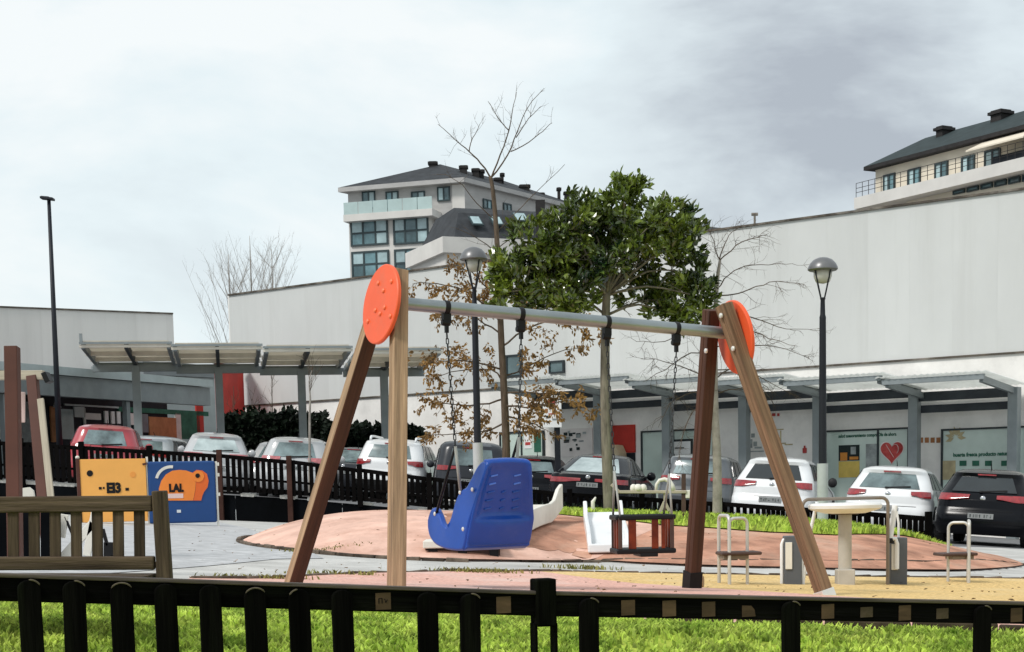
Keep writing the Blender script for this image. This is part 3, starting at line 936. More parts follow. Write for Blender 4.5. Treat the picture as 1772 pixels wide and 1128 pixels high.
print_on('door_poster', 'print_red', 911, 765, 920, 770, off=0.062)
print_on('door_poster', 'print_green', 926, 750, 938, 782, off=0.055)
shop_window(wr(952, 624, 978, 646), 'shop_glass_dark', nm='window')
shop_window(wr(868, 614, 905, 652), 'shop_glass_dark', nm='window', bars=(0.7,))

# ------------------------------------------------------------------ canopies along the hall
SEG = [(845, 967, 655), (967, 1088, 651), (1088, 1224, 652), (1224, 1356, 652), (1356, 1527, 651), (1526, 1705, 648)]
ORD = ['far end canopy segment by the brown leaved tree', 'canopy segment beside the white sign', 'canopy segment behind the evergreen trunk',
       'canopy segment behind the swing posts', 'canopy segment over the heart window', 'end canopy segment over the leaf poster window']
for i, (x0, x1, ym) in enumerate(SEG):
    fo = 2.75
    a_r, _ = LW.px(x1, ym, fo); a_l, _ = LW.px(x0, ym, fo)
    lo, hi = min(a_l, a_r) + 0.02, max(a_l, a_r) - 0.02
    zc_ = LW.px((x0 + x1) / 2, ym, fo)[1]
    zb = zc_ - 0.22
    C = thing('canopy', LW.pt(lo, 0.6, z_park(LW.pt(lo, 0.6, 0).x)), 'grey steel ' + ORD[i], 'canopy', 'canopies along the hall')
    # corrugated roof sheet
    mb = MB(); nn = 36
    top, bot = [], []
    for k in range(nn + 1):
        a = lerp(lo - .15, hi + .15, k / nn); dz = 0.03 * (k % 2)
        top.append((LW.pt(a, fo + .12, zc_ + dz), LW.pt(a, 0.25, zb + dz)))
    vs = [p for pr in top for p in pr]
    vs += [p - Vector((0, 0, .02)) for p in vs]
    h = len(top) * 2
    fs = []
    for k in range(nn):
        fs += [(2 * k, 2 * k + 1, 2 * k + 3, 2 * k + 2), (h + 2 * k, h + 2 * k + 2, h + 2 * k + 3, h + 2 * k + 1), (2 * k, 2 * k + 2, h + 2 * k + 2, h + 2 * k), (2 * k + 1, h + 2 * k + 1, h + 2 * k + 3, 2 * k + 3)]
    mb.add(vs, fs); mb.build('roof_sheet', 'canopy_clear', C)
    for nm, m, o, z, hh in (('front_beam', 'canopy_steel', fo, zc_ - .12, .13), ('rear_beam', 'canopy_dark', 0.6, zb - .20, .24)):
        mb = MB(); mb.bar(LW.pt(lo, o, z), LW.pt(hi, o, z), 0.10, hh); mb.build(nm, m, C)
    for a in (lo + 0.1, hi - 0.1):
        mb = MB(); mb.bar(LW.pt(a, 0.62, zb - .17), LW.pt(a, fo - .05, zc_ - .17), 0.10, 0.16); mb.build('bracket', 'canopy_steel', C)
    mb = MB(); mb.bar(LW.pt(lo + 0.1, 0.6, z_park(LW.pt(lo, .6, 0).x) - .1), LW.pt(lo + 0.1, 0.6, zb - .08), 0.26, 0.26, up=LW.n); mb.build('post', 'canopy_steel', C, bevel=0.01)
    sp = MB(); LW.box(sp, lo, hi, zb - .62, zb - .42, 0.45, 0.5); sp.build('fascia_board', 'canopy_dark', C)

# ------------------------------------------------------------------ free standing canopies in front of the other shops
CA = Vector((P(235, 640, 49).x, 49, 0))
cu = Vector((.985, .17, 0)).normalized(); cn = Vector((cu.y, -cu.x, 0))
LBL = ['nearest the tall street lamp', 'above the dark hatchback', 'behind the bare sapling', 'beside the orange disc', 'behind the brown oak leaves']
for i in range(4):
    px = 235 + 143 * i
    d = 49.0 + 0.40 * i
    base = Vector((P(px, 640, d).x, d, 0))
    g = z_park(base.x)
    zr = P(px, 630 + 3.0 * i, d).z
    C = thing('canopy', (base.x, base.y, g), 'tilted grey steel car port canopy ' + LBL[i], 'canopy', 'free standing canopies')
    up = Vector((0, 0, 1))
    bar_obj('post', base + up * (g - .1), base + up * (zr - .05), 0.235, 0.235, 'canopy_steel', C, up=cn, bevel=0.01)
    half = 1.13
    front, rear = 4.5, -0.5
    lift = 0.10
    def cp(a, o, z):
        return base + cu * a + cn * o + up * (zr + z + lift * (o / front))
    mb = MB(); mb.obox((0, 0, 0), (0, 0, 0), (0, 0, 0), (0, 0, 0)); mb = MB()
    vs = [cp(a, o, z) for z in (0.14, 0.19) for a, o in ((-half, rear), (half, rear), (half, front), (-half, front))]
    mb.add(vs, [(0, 3, 2, 1), (4, 5, 6, 7), (0, 1, 5, 4), (1, 2, 6, 5), (2, 3, 7, 6), (3, 0, 4, 7)])
    mb.build('roof_sheet', 'soffit', C)
    for a in (-half, half, 0.0):
        mb = MB(); mb.bar(cp(a, rear, 0.05), cp(a, front + .02, 0.05), 0.10, 0.17); mb.build('rafter', 'canopy_steel' if a else 'canopy_dark', C)
    for o in (rear, 1.0, 2.6, front):
        mb = MB(); mb.bar(cp(-half - .1, o, 0.04), cp(half + .1, o, 0.04), 0.10, 0.075 if o > 4 else 0.12, up=(0, 0, 1)); mb.build('purlin', 'purlin_pale' if o > 0 else 'canopy_steel', C)
    mb = MB(); mb.bar(cp(-half - .1, front + .07, 0.12), cp(half + .1, front + .07, 0.12), 0.04, 0.06); mb.build('gutter', 'canopy_steel', C)
    if i == 0:
        mb = MB(); mb.bar(cp(-half - .05, front, 0.16), cp(-half - .05, front, 0.38), 0.07, 0.07); mb.build('gutter_end', 'canopy_steel', C)
    mb = MB(); mb.bar(base - cu * 1.24 + up * (zr - .12), base + cu * 1.24 + up * (zr - .12), 0.16, 0.2); mb.build('cross_beam', 'canopy_steel', C)

# ------------------------------------------------------------------ the low white shop building
LBp = Plane((P(-420, 560, 58).x, 58), (P(300, 560, 66).x, 66))
SHOP = thing('shop_building', LBp.pt(6, 0, 1.6), 'low white clad shop building with grey fascia behind the tall lamp', 'building')
la0, la1 = 0.0, LBp.len
zt = LBp.px(150, 538)[1]
part_box(LBp, 'core_wall', 'joint', SHOP, (la0, la1 - .03, 0.5, zt - .1), -12, -0.06)
a = la0
while a < la1 - .05:
    b = min(a + 1.25, la1)
    part_box(LBp, 'cladding_panel', 'cladding_pale', SHOP, (a + .0006, b - .0006, 4.2, zt), -.05, 0)
    part_box(LBp, 'coping', 'coping', SHOP, (a, b - .004, zt + .002, zt + .06), -.1, .05)
    a = b
# side of the shop, seen towards the gap
FA = Plane((P(-300, 640, 40).x, 40), (P(368, 660, 55).x, 55))
fa1 = FA.len
z0f = FA.px(0, 625)[1]; z1f = FA.px(365, 657)[1]
zf_ = (z0f + z1f) / 2
part_box(FA, 'fascia', 'canopy_sheet', SHOP, (0, fa1, zf_ - .24, zf_), -.05, 0)
part_box(FA, 'beam', 'canopy_steel', SHOP, (0, fa1, zf_ - .85, zf_ - .25), -.4, -.12)
part_box(FA, 'porch_roof', 'canopy_dark', SHOP, (0, fa1, zf_ - .2, zf_ - .05), -9, -.06)
SB = lambda x0, y0, x1, y1, off=-4.0: FA.rect(x0, y0, x1, y1, off)
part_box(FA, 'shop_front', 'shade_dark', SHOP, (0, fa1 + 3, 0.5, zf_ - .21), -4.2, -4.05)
for x in (218, 6, -140):
    a, _ = FA.px(x, 690, -.3)
    mb = MB(); FA.box(mb, a - .09, a + .09, .6, zf_ - .86, -.4, -.22); mb.build('post', 'canopy_steel', SHOP, bevel=.01)
for nm, m, r in (('brick_pier', 'print_brown', (88, 703, 103, 765)), ('pilaster', 'paint_pink', (55, 700, 66, 765)), ('pilaster', 'print_grey', (36, 695, 52, 765)), ('shop_sign', 'paint_white', (-12, 700, 8, 760)),
                 ('shop_sign', 'canopy_sheet', (128, 704, 146, 722)), ('sign_board', 'print_pale', (147, 715, 174, 726)), ('lintel', 'canopy_sheet', (112, 701, 205, 704)), ('door_frame', 'concrete_pale', (145, 706, 148, 745)),
                 ('pale_pane', 'paint_white', (181, 711, 187, 732)), ('pale_pane', 'paint_white', (192, 712, 198, 733)), ('pale_pane', 'paint_white', (202, 712, 208, 733)), ('menu_board', 'print_pale', (222, 715, 232, 735)),
                 ('brick_pier', 'print_brown', (258, 722, 305, 765)), ('door_frame', 'concrete_pale', (304, 715, 313, 765)), ('shop_sign', 'print_green', (313, 718, 345, 760)), ('lintel', 'print_green', (205, 708, 360, 716)),
                 ('brick_pier', 'panel_red', (340, 700, 352, 765)), ('window_pane', 'shop_glass_dark', (232, 716, 256, 748)), ('window_pane', 'shop_glass_dark', (106, 708, 127, 760))):
    part_box(FA, nm, m, SHOP, SB(*r), -4.04, -3.98)
mb = MB()
q = FA.rect(90, 685, 98, 705, -3.9)
mb.lathe(FA.pt((q[0] + q[1]) / 2, -3.8, q[2]), [(0.14, 0), (0.05, 0.22), (0.02, 0.4)], 10); mb.build('white_lamp', 'paint_white', SHOP)
# grey annex and the red end wall between the buildings
ANX = Plane((P(250, 640, 62).x, 62), (P(430, 640, 66).x, 66))
AN = thing('annex', ANX.pt(2, 0, 1.6), 'flat grey annex between the two white halls', 'building')
r = ANX.rect(250, 629, 372, 720)
part_box(ANX, 'wall', 'canopy_sheet', AN, (r[0], r[1], 0.8, r[3] - .5), -3, 0)
part_box(ANX, 'roof_edge', 'canopy_steel', AN, (r[0] - .1, r[1] + .1, r[3] - .49, r[3]), -3.1, .12)
for x0, y0, x1, y1 in ((298, 646, 306, 652), (340, 644, 344, 652), (346, 648, 356, 653)):
    part_box(ANX, 'vent_window', 'shade_dark', AN, ANX.rect(x0, y0, x1, y1), 0, .02)
RP = Plane((P(384, 660, 57.5).x, 57.5), (P(424, 660, 60.4).x, 60.4))
RD = thing('red_wall', RP.pt(.4, 0, 1.5), 'red painted end wall beside the long white hall', 'wall')
r = RP.rect(385, 634, 423, 760)
part_box(RP, 'wall', 'panel_red', RD, (r[0], r[1], 0.9, r[3]), -.25, 0)
part_box(RP, 'coping', 'canopy_steel', RD, (r[0] - .05, r[1] + .05, r[3] + .002, r[3] + .12), -.3, .06)

# ------------------------------------------------------------------ apartment block on the hill
A1 = Plane((P(604, 400, 153.4).x, 153.4), (P(806, 400, 150).x, 150))
A2 = Plane((P(806, 400, 150).x, 150), (P(1010, 400, 167).x, 167))
APT = thing('apartment_block', A1.pt(5, 0, 0), 'grey apartment block with glazed bays and dark hipped roof', 'building')
ze = A1.px(700, 326)[1]
c0, c1, c2 = A1.pt(0, 0, 0), A1.pt(A1.len, 0, 0), A2.pt(A2.len, 0, 0)
c3 = c0 + (c2 - c1)
def hull(mb, pts, z0, z1):
    k = len(pts)
    vs = [Vector((p.x, p.y, z0)) for p in pts] + [Vector((p.x, p.y, z1)) for p in pts]
    return mb.add(vs, [tuple(range(k))[::-1], tuple(range(k, 2 * k))] + [(i, (i + 1) % k, k + (i + 1) % k, k + i) for i in range(k)])
mb = MB(); hull(mb, [c0, c1, c2, c3], 0, ze); mb.build('wall', 'stone_grey', APT)
def grow(pts, d):
    cen = sum(pts, Vector()) / len(pts)
    return [p + (p - cen).normalized() * d for p in pts]
mb = MB(); hull(mb, grow([c0, c1, c2, c3], 1.0), ze + .003, ze + .40); mb.build('cornice', 'stone_grey', APT)
e = grow([c0, c1, c2, c3], 0.95)
zr = P(748, 291, 158).z
m1 = (e[0] + e[1]) / 2; m2 = (e[2] + e[3]) / 2
r1, r2 = m1.lerp(m2, 0.28), m1.lerp(m2, 0.75)
vs = [Vector((p.x, p.y, ze + .41)) for p in e] + [Vector((r1.x, r1.y, zr)), Vector((r2.x, r2.y, zr))]
mb = MB(); mb.add(vs, [(0, 1, 4), (1, 2, 5, 4), (2, 3, 5), (3, 0, 4, 5), (3, 2, 1, 0)])
rf_ = mb.build('roof', 'slate', APT)
for px, y0, y1, w, d in ((749, 280, 300, 13, 156), (802, 287, 306, 12, 155), (823, 292, 315, 11, 156), (833, 294, 315, 8, 157), (862, 308, 325, 12, 159), (908, 320, 342, 16, 162), (936, 334, 352, 10, 165), (967, 325, 350, 5, 166), (981, 332, 352, 9, 166), (869, 300, 330, 5, 160)):
    p1, p0 = P(px, y0, d), P(px, y1 + 10, d)
    hw = w / 2 * d / F_PX
    mb = MB(); mb.box(p1.x - hw, p1.x + hw, d - .4, d + .4, p0.z, p1.z); mb.box(p1.x - hw - .1, p1.x + hw + .1, d - .5, d + .5, p1.z - .25, p1.z - .05)
    mb.build('chimney', 'chimney', rf_)
def win(pl, r, parent, glass='pane', cols=1, rows=1, t=0.12, frame='window_frame', nm='window', o0=0.0):
    f = MB(); a0, a1, z0, z1 = r
    for q in ((a0, a1, z1 - t, z1), (a0, a1, z0, z0 + t), (a0, a0 + t, z0 + t, z1 - t), (a1 - t, a1, z0 + t, z1 - t)):
        pl.box(f, *q, o0, o0 + 0.14)
    for c in range(1, cols):
        ab = lerp(a0, a1, c / cols); pl.box(f, ab - t / 2, ab + t / 2, z0 + t, z1 - t, o0, o0 + .13)
    for c in range(1, rows):
        zb = lerp(z0, z1, c / rows); pl.box(f, a0 + t, a1 - t, zb - t / 2, zb + t / 2, o0, o0 + .12)
    w = f.build(nm, frame, parent)
    for c in range(cols):
        for q in range(rows):
            x0, x1 = lerp(a0, a1, c / cols) + t * .5, lerp(a0, a1, (c + 1) / cols) - t * .5
            y0, y1 = lerp(z0, z1, q / rows) + t * .5, lerp(z0, z1, (q + 1) / rows) - t * .5
            g = glass if not isinstance(glass, (list, tuple)) else glass[(c + q * cols) % len(glass)]
            part_box(pl, 'pane', g, w, (x0, x1, y0, y1), o0 + .01, o0 + .07)
    return w
# glazed bays under the balcony
bo = 1.4
for (x0, y0, x1, y1, cols) in ((607, 380, 672, 425, 3), (681, 376, 742, 422, 3), (609, 434, 674, 480, 3), (683, 430, 743, 478, 3)):
    r = A1.rect(x0, y0, x1, y1, bo)
    win(A1, r, APT, ['pane', 'pane', 'curtain_pane', 'curtain_pane', 'pane', 'curtain_pane'] if cols == 3 else 'pane', cols, 2, .16, nm='bay_window', o0=bo)
r = A1.rect(606, 376, 744, 500, bo)
part_box(A1, 'bay', 'stone_white', APT, (r[0], r[1], 2, r[3]), 0.002, bo - .01)
r = A1.rect(594, 366, 748, 378, 2.4)
part_box(A1, 'balcony_slab', 'stone_white', APT, (r[0], r[1], r[2], r[3]), 0.0, 2.4)
r2_ = A1.rect(594, 345, 748, 366, 2.35)
for k in range(6):
    aa, ab = lerp(r2_[0], r2_[1], k / 6), lerp(r2_[0], r2_[1], (k + 1) / 6)
    part_box(A1, 'balcony_panel', 'balcony_glass', APT, (aa + .03, ab - .03, r2_[2], r2_[3]), 2.3, 2.35)
for x0, x1 in ((627, 650), (668, 690), (712, 736)):
    win(A1, A1.rect(x0, 331, x1, 362), APT, ['pane', 'curtain_pane'], 2, 1)
for x0, y0, x1, y1 in ((757, 323, 779, 348), (759, 380, 781, 406)):
    win(A1, A1.rect(x0, y0, x1, y1), APT, ['curtain_pane', 'pane'], 2, 1)
for x0, y0, x1, y1 in ((835, 345, 850, 362), (870, 352, 884, 368)):
    win(A2, A2.rect(x0, y0, x1, y1), APT, 'pane', 2, 1)
r = A1.rect(783, 316, 805, 470)
part_box(A1, 'corner_strip', 'stone_white', APT, (A1.len - 1.2, A1.len - .01, 0, ze - .01), 0.002, .06)

# mansard house before it
MA = Plane((P(775, 420, 122).x, 122), (P(1010, 420, 126).x, 126))
MH = thing('mansard_house', MA.pt(5, 0, 0), 'house with dark slate mansard roof and skylights behind the hall', 'building')
zk = MA.px(850, 412)[1]
part_box(MA, 'wall', 'stone_white', MH, (0, MA.len, 0, zk - .6), -9, -.6)
part_box(MA, 'cornice', 'stone_white', MH, (-.4, MA.len, zk - 1.15, zk), -9, 0)
prof = [(0.0, -.3), (0.9, -1.2), (2.2, -2.6), (2.9, -4.6), (2.6, -8.5), (0, -8.8)]
mb = MB()
ks = []
for a in (0.6, MA.len):
    for h, o in prof:
        aa = a + (h * 0.55 if a < 1 else 0)
        ks.append(MA.pt(aa, o, zk + .003 + h))
k = len(prof)
mb.add(ks, [tuple(range(k)), tuple(range(2 * k - 1, k - 1, -1))] + [(i, k + i, k + (i + 1) % k, (i + 1) % k) for i in range(k)])
mr = mb.build('roof', 'slate', MH)
for x0, y0, x1, y1 in ((887, 373, 911, 390), (848, 380, 868, 396), (812, 378, 832, 397)):
    aa, zz = MA.px((x0 + x1) / 2, (y0 + y1) / 2, -1.5)
    wd = (x1 - x0) * 124 / F_PX
    nn = (MA.n * 0.62 + Vector((0, 0, .78))).normalized(); vv = nn.cross(MA.u).normalized()
    c = MA.pt(aa, -1.45, zz) + nn * .25
    mb = MB(); mb.obox(c, MA.u * wd / 2, vv * .62, nn * .06); s = mb.build('skylight', 'window_frame', mr)
    mb = MB(); mb.obox(c + nn * .04, MA.u * (wd / 2 - .1), vv * .5, nn * .05); mb.build('pane', 'curtain_pane', s)
p = P(935, 350, 124); hw = .35
mb = MB(); mb.box(p.x - hw, p.x + hw, 124, 125, p.z - 3, p.z + .2); mb.build('chimney', 'chimney', mr)
# small dark rooftop behind the evergreen
q0, q1 = P(1205, 372, 120), P(1250, 392, 120)
RT = thing('rooftop_house', (q0.x, 120, 0), 'dark low rooftop peeking over the hall beside the evergreen', 'building')
mb = MB(); mb.box(q0.x - 6, q1.x, 120, 128, 0, q1.z - .4); mb.build('wall', 'stone_white', RT)
mb = MB(); mb.add([(q0.x - 6, 119.5, q1.z - .38), (q1.x + 1.2, 119.5, q1.z - .38), (q1.x + .6, 124, q1.z + .05), (q0.x, 124, q0.z), (q0.x - 6, 124, q0.z + .6), (q0.x - 6, 128.5, q1.z - .38), (q1.x + 1.2, 128.5, q1.z - .38)],
                     [(0, 1, 2, 3, 4), (5, 4, 3, 2, 6), (1, 6, 2), (0, 4, 5), (0, 5, 6, 1)]); mb.build('roof', 'slate', RT)
pv = P(1306, 382, 52)
mb = MB(); mb.tube([pv + Vector((0, 0, -.7)), pv + Vector((0, 0, .2))], .035, 6); mb.tube([pv + Vector((-.1, 0, .2)), pv + Vector((.1, 0, .2))], .05, 6)
mb.build('vent_pipe', 'coping', HALL)

# ------------------------------------------------------------------ cream apartment house high on the other side
B1 = Plane((P(1515, 320, 121).x, 121), (P(1990, 300, 100).x, 100))
CH = thing('cream_apartment_house', B1.pt(10, 0, 0), 'cream apartment house with slate roof and terrace above the hall', 'building')
zE = B1.px(1640, 262)[1]
part_box(B1, 'wall', 'cream_wall', CH, (0, B1.len, 0, zE), -11, 0)
part_box(B1, 'eaves', 'chimney', CH, (-.5, B1.len, zE + .003, zE + .26), -11.5, .7)
zR = B1.px(1690, 212, -5)[1]
aR, _ = B1.px(1596, 233, -5)
vs = [B1.pt(-.5, .7, zE + .265), B1.pt(B1.len, .7, zE + .265), B1.pt(B1.len, -11.5, zE + .265), B1.pt(-.5, -11.5, zE + .265), B1.pt(aR, -5.3, zR), B1.pt(B1.len, -5.3, zR)]
mb = MB(); mb.add(vs, [(0, 1, 5, 4), (3, 0, 4), (2, 3, 4, 5), (1, 2, 5), (0, 3, 2, 1)]); rf2 = mb.build('roof', 'slate_green', CH)
for px, y0, y1, w in ((1634, 219, 240, 16), (1732, 191, 215, 24)):
    a, z1 = B1.px(px, y0, -4.5); _, z0 = B1.px(px, y1 + 8, -4.5)
    hw = w / 2 * 112 / F_PX
    mb = MB(); B1.box(mb, a - hw, a + hw, z0, z1, -5, -4); B1.box(mb, a - hw - .15, a + hw + .15, z1 - .3, z1 - .1, -5.15, -3.85); mb.build('chimney', 'chimney', rf2)
for x0, y0, x1, y1, c in ((1530, 301, 1550, 336, 2), (1573, 291, 1594, 326, 2), (1619, 281, 1641, 316, 2), (1665, 270, 1688, 306, 2), (1705, 259, 1732, 297, 2)):
    win(B1, B1.rect(x0, y0, x1, y1), CH, ['curtain_pane', 'pane'], c, 1, .12, nm='balcony_door')
# awning and dark loggia at the far end
part_box(B1, 'loggia', 'shade_dark', CH, B1.rect(1740, 255, 1900, 292), 0.002, 1.2)
mb = MB()
a, z = B1.px(1748, 247); 
mb.add([B1.pt(a - 2, .1, z + .5), B1.pt(a + 3, .1, z + .5), B1.pt(a + 3, 2.0, z - .3), B1.pt(a - 2, 2.0, z - .3), B1.pt(a - 2, .1, z + .4), B1.pt(a + 3, .1, z + .4), B1.pt(a + 3, 2.0, z - .4), B1.pt(a - 2, 2.0, z - .4)],
       [(0, 1, 2, 3), (7, 6, 5, 4), (0, 4, 5, 1), (1, 5, 6, 2), (2, 6, 7, 3), (3, 7, 4, 0)]); mb.build('awning', 'cream_wall', CH)
TO = 3.0
tl, zt0 = B1.px(1478, 338, TO); 
zs1 = B1.px(1620, 308, TO)[1]; zs0 = B1.px(1620, 329, TO)[1]
part_box(B1, 'terrace_slab', 'stone_white', CH, (tl, B1.len, zs0, zs1), 0.002, TO)
part_box(B1, 'lower_wall', 'cream_wall', CH, (tl + 4, B1.len, 0, zs0 - .003), 0.002, TO - 1.2)
for k in range(9):
    x0 = 1650 + 24 * k
    yy = 329 - (x0 - 1620) * 0.19
    r = B1.rect(x0, yy - 2, x0 + 20, yy + 12, TO - 1.15)
    win(B1, (r[0], r[1], r[2], min(r[3], zs0 - .05)), CH, 'pane', 1, 1, .1, o0=TO - 1.19)
n = 26
for k in range(n + 1):
    a = lerp(tl + .1, B1.len * .75, k / n)
    mb = MB(); mb.bar(B1.pt(a, TO - .1, zs1), B1.pt(a, TO - .1, zs1 + 1.0), .035, .035); mb.build('baluster', 'chimney', CH)
for h in (.35, .65, 1.0):
    mb = MB(); mb.bar(B1.pt(tl + .1, TO - .1, zs1 + h), B1.pt(B1.len * .75, TO - .1, zs1 + h), .03, .03); mb.build('handrail', 'chimney', CH)
# ------------------------------------------------------------------ cars
mat('car_glass', (0.085, 0.125, 0.13), 0.2, var=0.5, vscale=1.6, obj_rand=0.3, spec=0.9, col2=(0.22, 0.30, 0.31))  # this and the pale copy paint the sky's reflection into the colour
mat('car_glass_pale', (0.30, 0.38, 0.385), 0.2, var=0.35, vscale=1.3, obj_rand=0.2, spec=0.9, col2=(0.50, 0.58, 0.58))
mat('car_glass_dark', (0.008, 0.012, 0.014), 0.2, var=0.4, vscale=1.6, spec=0.9)
mat('tyre', (0.012, 0.012, 0.013), 0.85, var=0.2, spec=0.2)
mat('rim', (0.35, 0.36, 0.37), 0.35, metal=0.7, var=0.1)
mat('car_plastic', (0.014, 0.014, 0.015), 0.6, var=0.2, spec=0.3)
mat('tail_light', (0.26, 0.010, 0.014), 0.15, var=0.3, vscale=12, spec=0.7, coat=0.6)
mat('tail_light_pale', (0.42, 0.12, 0.13), 0.15, var=0.3, vscale=12, spec=0.7, coat=0.6)
mat('plate', (0.26, 0.27, 0.27), 0.5, var=0.05)
mat('chrome', (0.6, 0.6, 0.62), 0.2, metal=0.9, var=0.05)
def paint(nm, c, **kw):
    return mat(nm, c, 0.28, var=0.03, vscale=2, spec=0.5, coat=0.8, **kw)
paint('paint_red_car', (0.40, 0.035, 0.05)); paint('paint_white_car', (0.78, 0.79, 0.80)); paint('paint_silver_car', (0.46, 0.47, 0.48))
mat('paint_black_car', (0.0035, 0.004, 0.006), 0.2, var=0.03, spec=0.2); mat('paint_grey_car', (0.03, 0.033, 0.04), 0.25, var=.03, spec=.35); paint('paint_slate_car', (0.09, 0.10, 0.11)); paint('paint_pale_car', (0.62, 0.68, 0.72))

def tab(t, z):
    for (z0, v0), (z1, v1) in zip(t, t[1:]):
        if z <= z1:
            return lerp(v0, v1, (z - z0) / (z1 - z0))
    return t[-1][1]
BODY = {
    # rear x(z), front x(z), half width(z), belt, glass top, tail light band ; x = 0 at the rear bumper, forwards positive, heights in metres
    'hatch': dict(L=4.2, W=1.76, H=1.47,
        rear=[(.2, .10), (.34, .02), (.5, .0), (.62, .03), (.70, .10), (.86, .12), (.97, .20), (1.30, .52), (1.38, .50), (1.44, .72), (1.47, 1.0)],
        front=[(.2, .10), (.36, .0), (.55, .0), (.72, .08), (.84, .42), (.93, 1.05), (1.0, 1.25), (1.38, 2.02), (1.44, 2.3), (1.47, 2.45)],
        half=[(.2, .93), (.4, 1.0), (.62, 1.0), (.8, .985), (.95, .955), (1.0, .935), (1.3, .78), (1.40, .71), (1.45, .60), (1.47, .45)],
        glass=(1.01, 1.31), side=(1.0, 1.35), light=(.76, .98)),
    'wagon': dict(L=4.45, W=1.76, H=1.50,
        rear=[(.2, .12), (.34, .03), (.5, .0), (.62, .02), (.72, .08), (.9, .10), (.99, .14), (1.34, .34), (1.41, .34), (1.47, .60), (1.50, .9)],
        front=[(.2, .10), (.36, .0), (.55, .0), (.72, .08), (.84, .42), (.93, 1.0), (1.0, 1.2), (1.40, 2.0), (1.47, 2.3), (1.50, 2.5)],
        half=[(.2, .93), (.4, 1.0), (.62, 1.0), (.8, .985), (.95, .96), (1.0, .945), (1.34, .81), (1.43, .74), (1.48, .62), (1.50, .48)],
        glass=(1.0, 1.35), side=(1.0, 1.38), light=(.80, 1.02)),
    'suv': dict(L=4.35, W=1.82, H=1.64,
        rear=[(.26, .12), (.42, .03), (.6, .0), (.74, .03), (.84, .08), (1.02, .10), (1.12, .14), (1.46, .34), (1.54, .34), (1.60, .55), (1.64, .9)],
        front=[(.26, .10), (.42, .0), (.62, .0), (.84, .06), (1.0, .40), (1.06, 1.05), (1.12, 1.2), (1.54, 1.95), (1.6, 2.25), (1.64, 2.5)],
        half=[(.26, .92), (.46, 1.0), (.7, 1.0), (.95, .985), (1.08, .96), (1.14, .94), (1.46, .83), (1.56, .77), (1.61, .66), (1.64, .5)],
        glass=(1.14, 1.47), side=(1.12, 1.50), light=(.86, 1.10)),
    'sedan': dict(L=4.6, W=1.80, H=1.43,
        rear=[(.2, .12), (.34, .03), (.5, .0), (.66, .02), (.84, .05), (.95, .08), (.975, .22), (1.0, .52), (1.30, 1.22), (1.37, 1.40), (1.41, 1.7), (1.43, 2.0)],
        front=[(.2, .10), (.36, .0), (.55, .0), (.70, .08), (.80, .42), (.90, 1.1), (.97, 1.3), (1.34, 2.02), (1.41, 2.3), (1.43, 2.4)],
        half=[(.2, .93), (.4, 1.0), (.62, 1.0), (.8, .985), (.93, .965), (.99, .92), (1.28, .75), (1.36, .68), (1.41, .58), (1.43, .45)],
        glass=(1.01, 1.33), side=(.98, 1.31), light=(.70, .88)),
    'van': dict(L=4.3, W=1.80, H=1.80,
        rear=[(.26, .10), (.42, .02), (.6, .0), (.8, .03), (1.0, .06), (1.12, .08), (1.55, .18), (1.68, .22), (1.76, .4), (1.80, .7)],
        front=[(.26, .10), (.42, .0), (.62, .0), (.84, .06), (1.0, .40), (1.06, .9), (1.12, 1.05), (1.6, 1.7), (1.76, 2.0), (1.80, 2.3)],
        half=[(.26, .94), (.46, 1.0), (.7, 1.0), (1.0, .985), (1.12, .97), (1.55, .90), (1.68, .86), (1.76, .76), (1.80, .6)],
        glass=(1.14, 1.58), side=(1.14, 1.58), light=(.92, 1.14)),
}
NR_, NC_, NS_ = 12, 6, 18     # samples: rear/front edge, corner, side
def slice_pts(b, z, grow=0.0):
    L_, W_ = b['L'], b['W']
    xr = tab(b['rear'], z); xf = L_ - tab(b['front'], z); w = W_ / 2 * tab(b['half'], z)
    rr_ = min(0.30, w * .5); rf_ = min(0.42, (xf - xr) * .3)
    bow = 0.09
    pts = []
    def rearx(y):
        return xr + bow * (y / w) ** 2
    for i in range(NR_):
        y = lerp(w - rr_, -(w - rr_), i / (NR_ - 1))
        pts.append((rearx(y), y))
    x0 = rearx(w - rr_)
    for i in range(1, NC_):
        t = math.pi / 2 * i / NC_
        pts.append((x0 + rr_ * (1 - math.cos(t)), -(w - rr_) - rr_ * math.sin(t)))
    for i in range(NS_):
        pts.append((lerp(x0 + rr_, xf - rf_, i / (NS_ - 1)), -w))
    for i in range(1, NC_):
        t = math.pi / 2 * i / NC_
        pts.append((xf - rf_ + rf_ * math.sin(t), -w + rf_ * .8 * (1 - math.cos(t))))
    yf = -w + rf_ * .8
    for i in range(NR_):
        pts.append((xf, lerp(yf, -yf, i / (NR_ - 1))))
    for i in range(1, NC_):
        t = math.pi / 2 * (1 - i / NC_)
        pts.append((xf - rf_ + rf_ * math.sin(t), w - rf_ * .8 * (1 - math.cos(t))))
    for i in range(NS_):
        pts.append((lerp(xf - rf_, x0 + rr_, i / (NS_ - 1)), w))
    for i in range(1, NC_):
        t = math.pi / 2 * (1 - i / NC_)
        pts.append((x0 + rr_ * (1 - math.cos(t)), (w - rr_) + rr_ * math.sin(t)))
    return pts
I_REAR = 0
I_CR = NR_ - 1                    # right rear corner starts
I_RS = NR_ + NC_ - 1              # right side starts
I_FC = I_RS + NS_ - 1
I_F = I_RS + NS_ + NC_ - 1
I_LS = I_F + NR_ + NC_ - 1
I_CL = I_LS + NS_ - 1
NPER = I_LS + NS_ + NC_ - 1
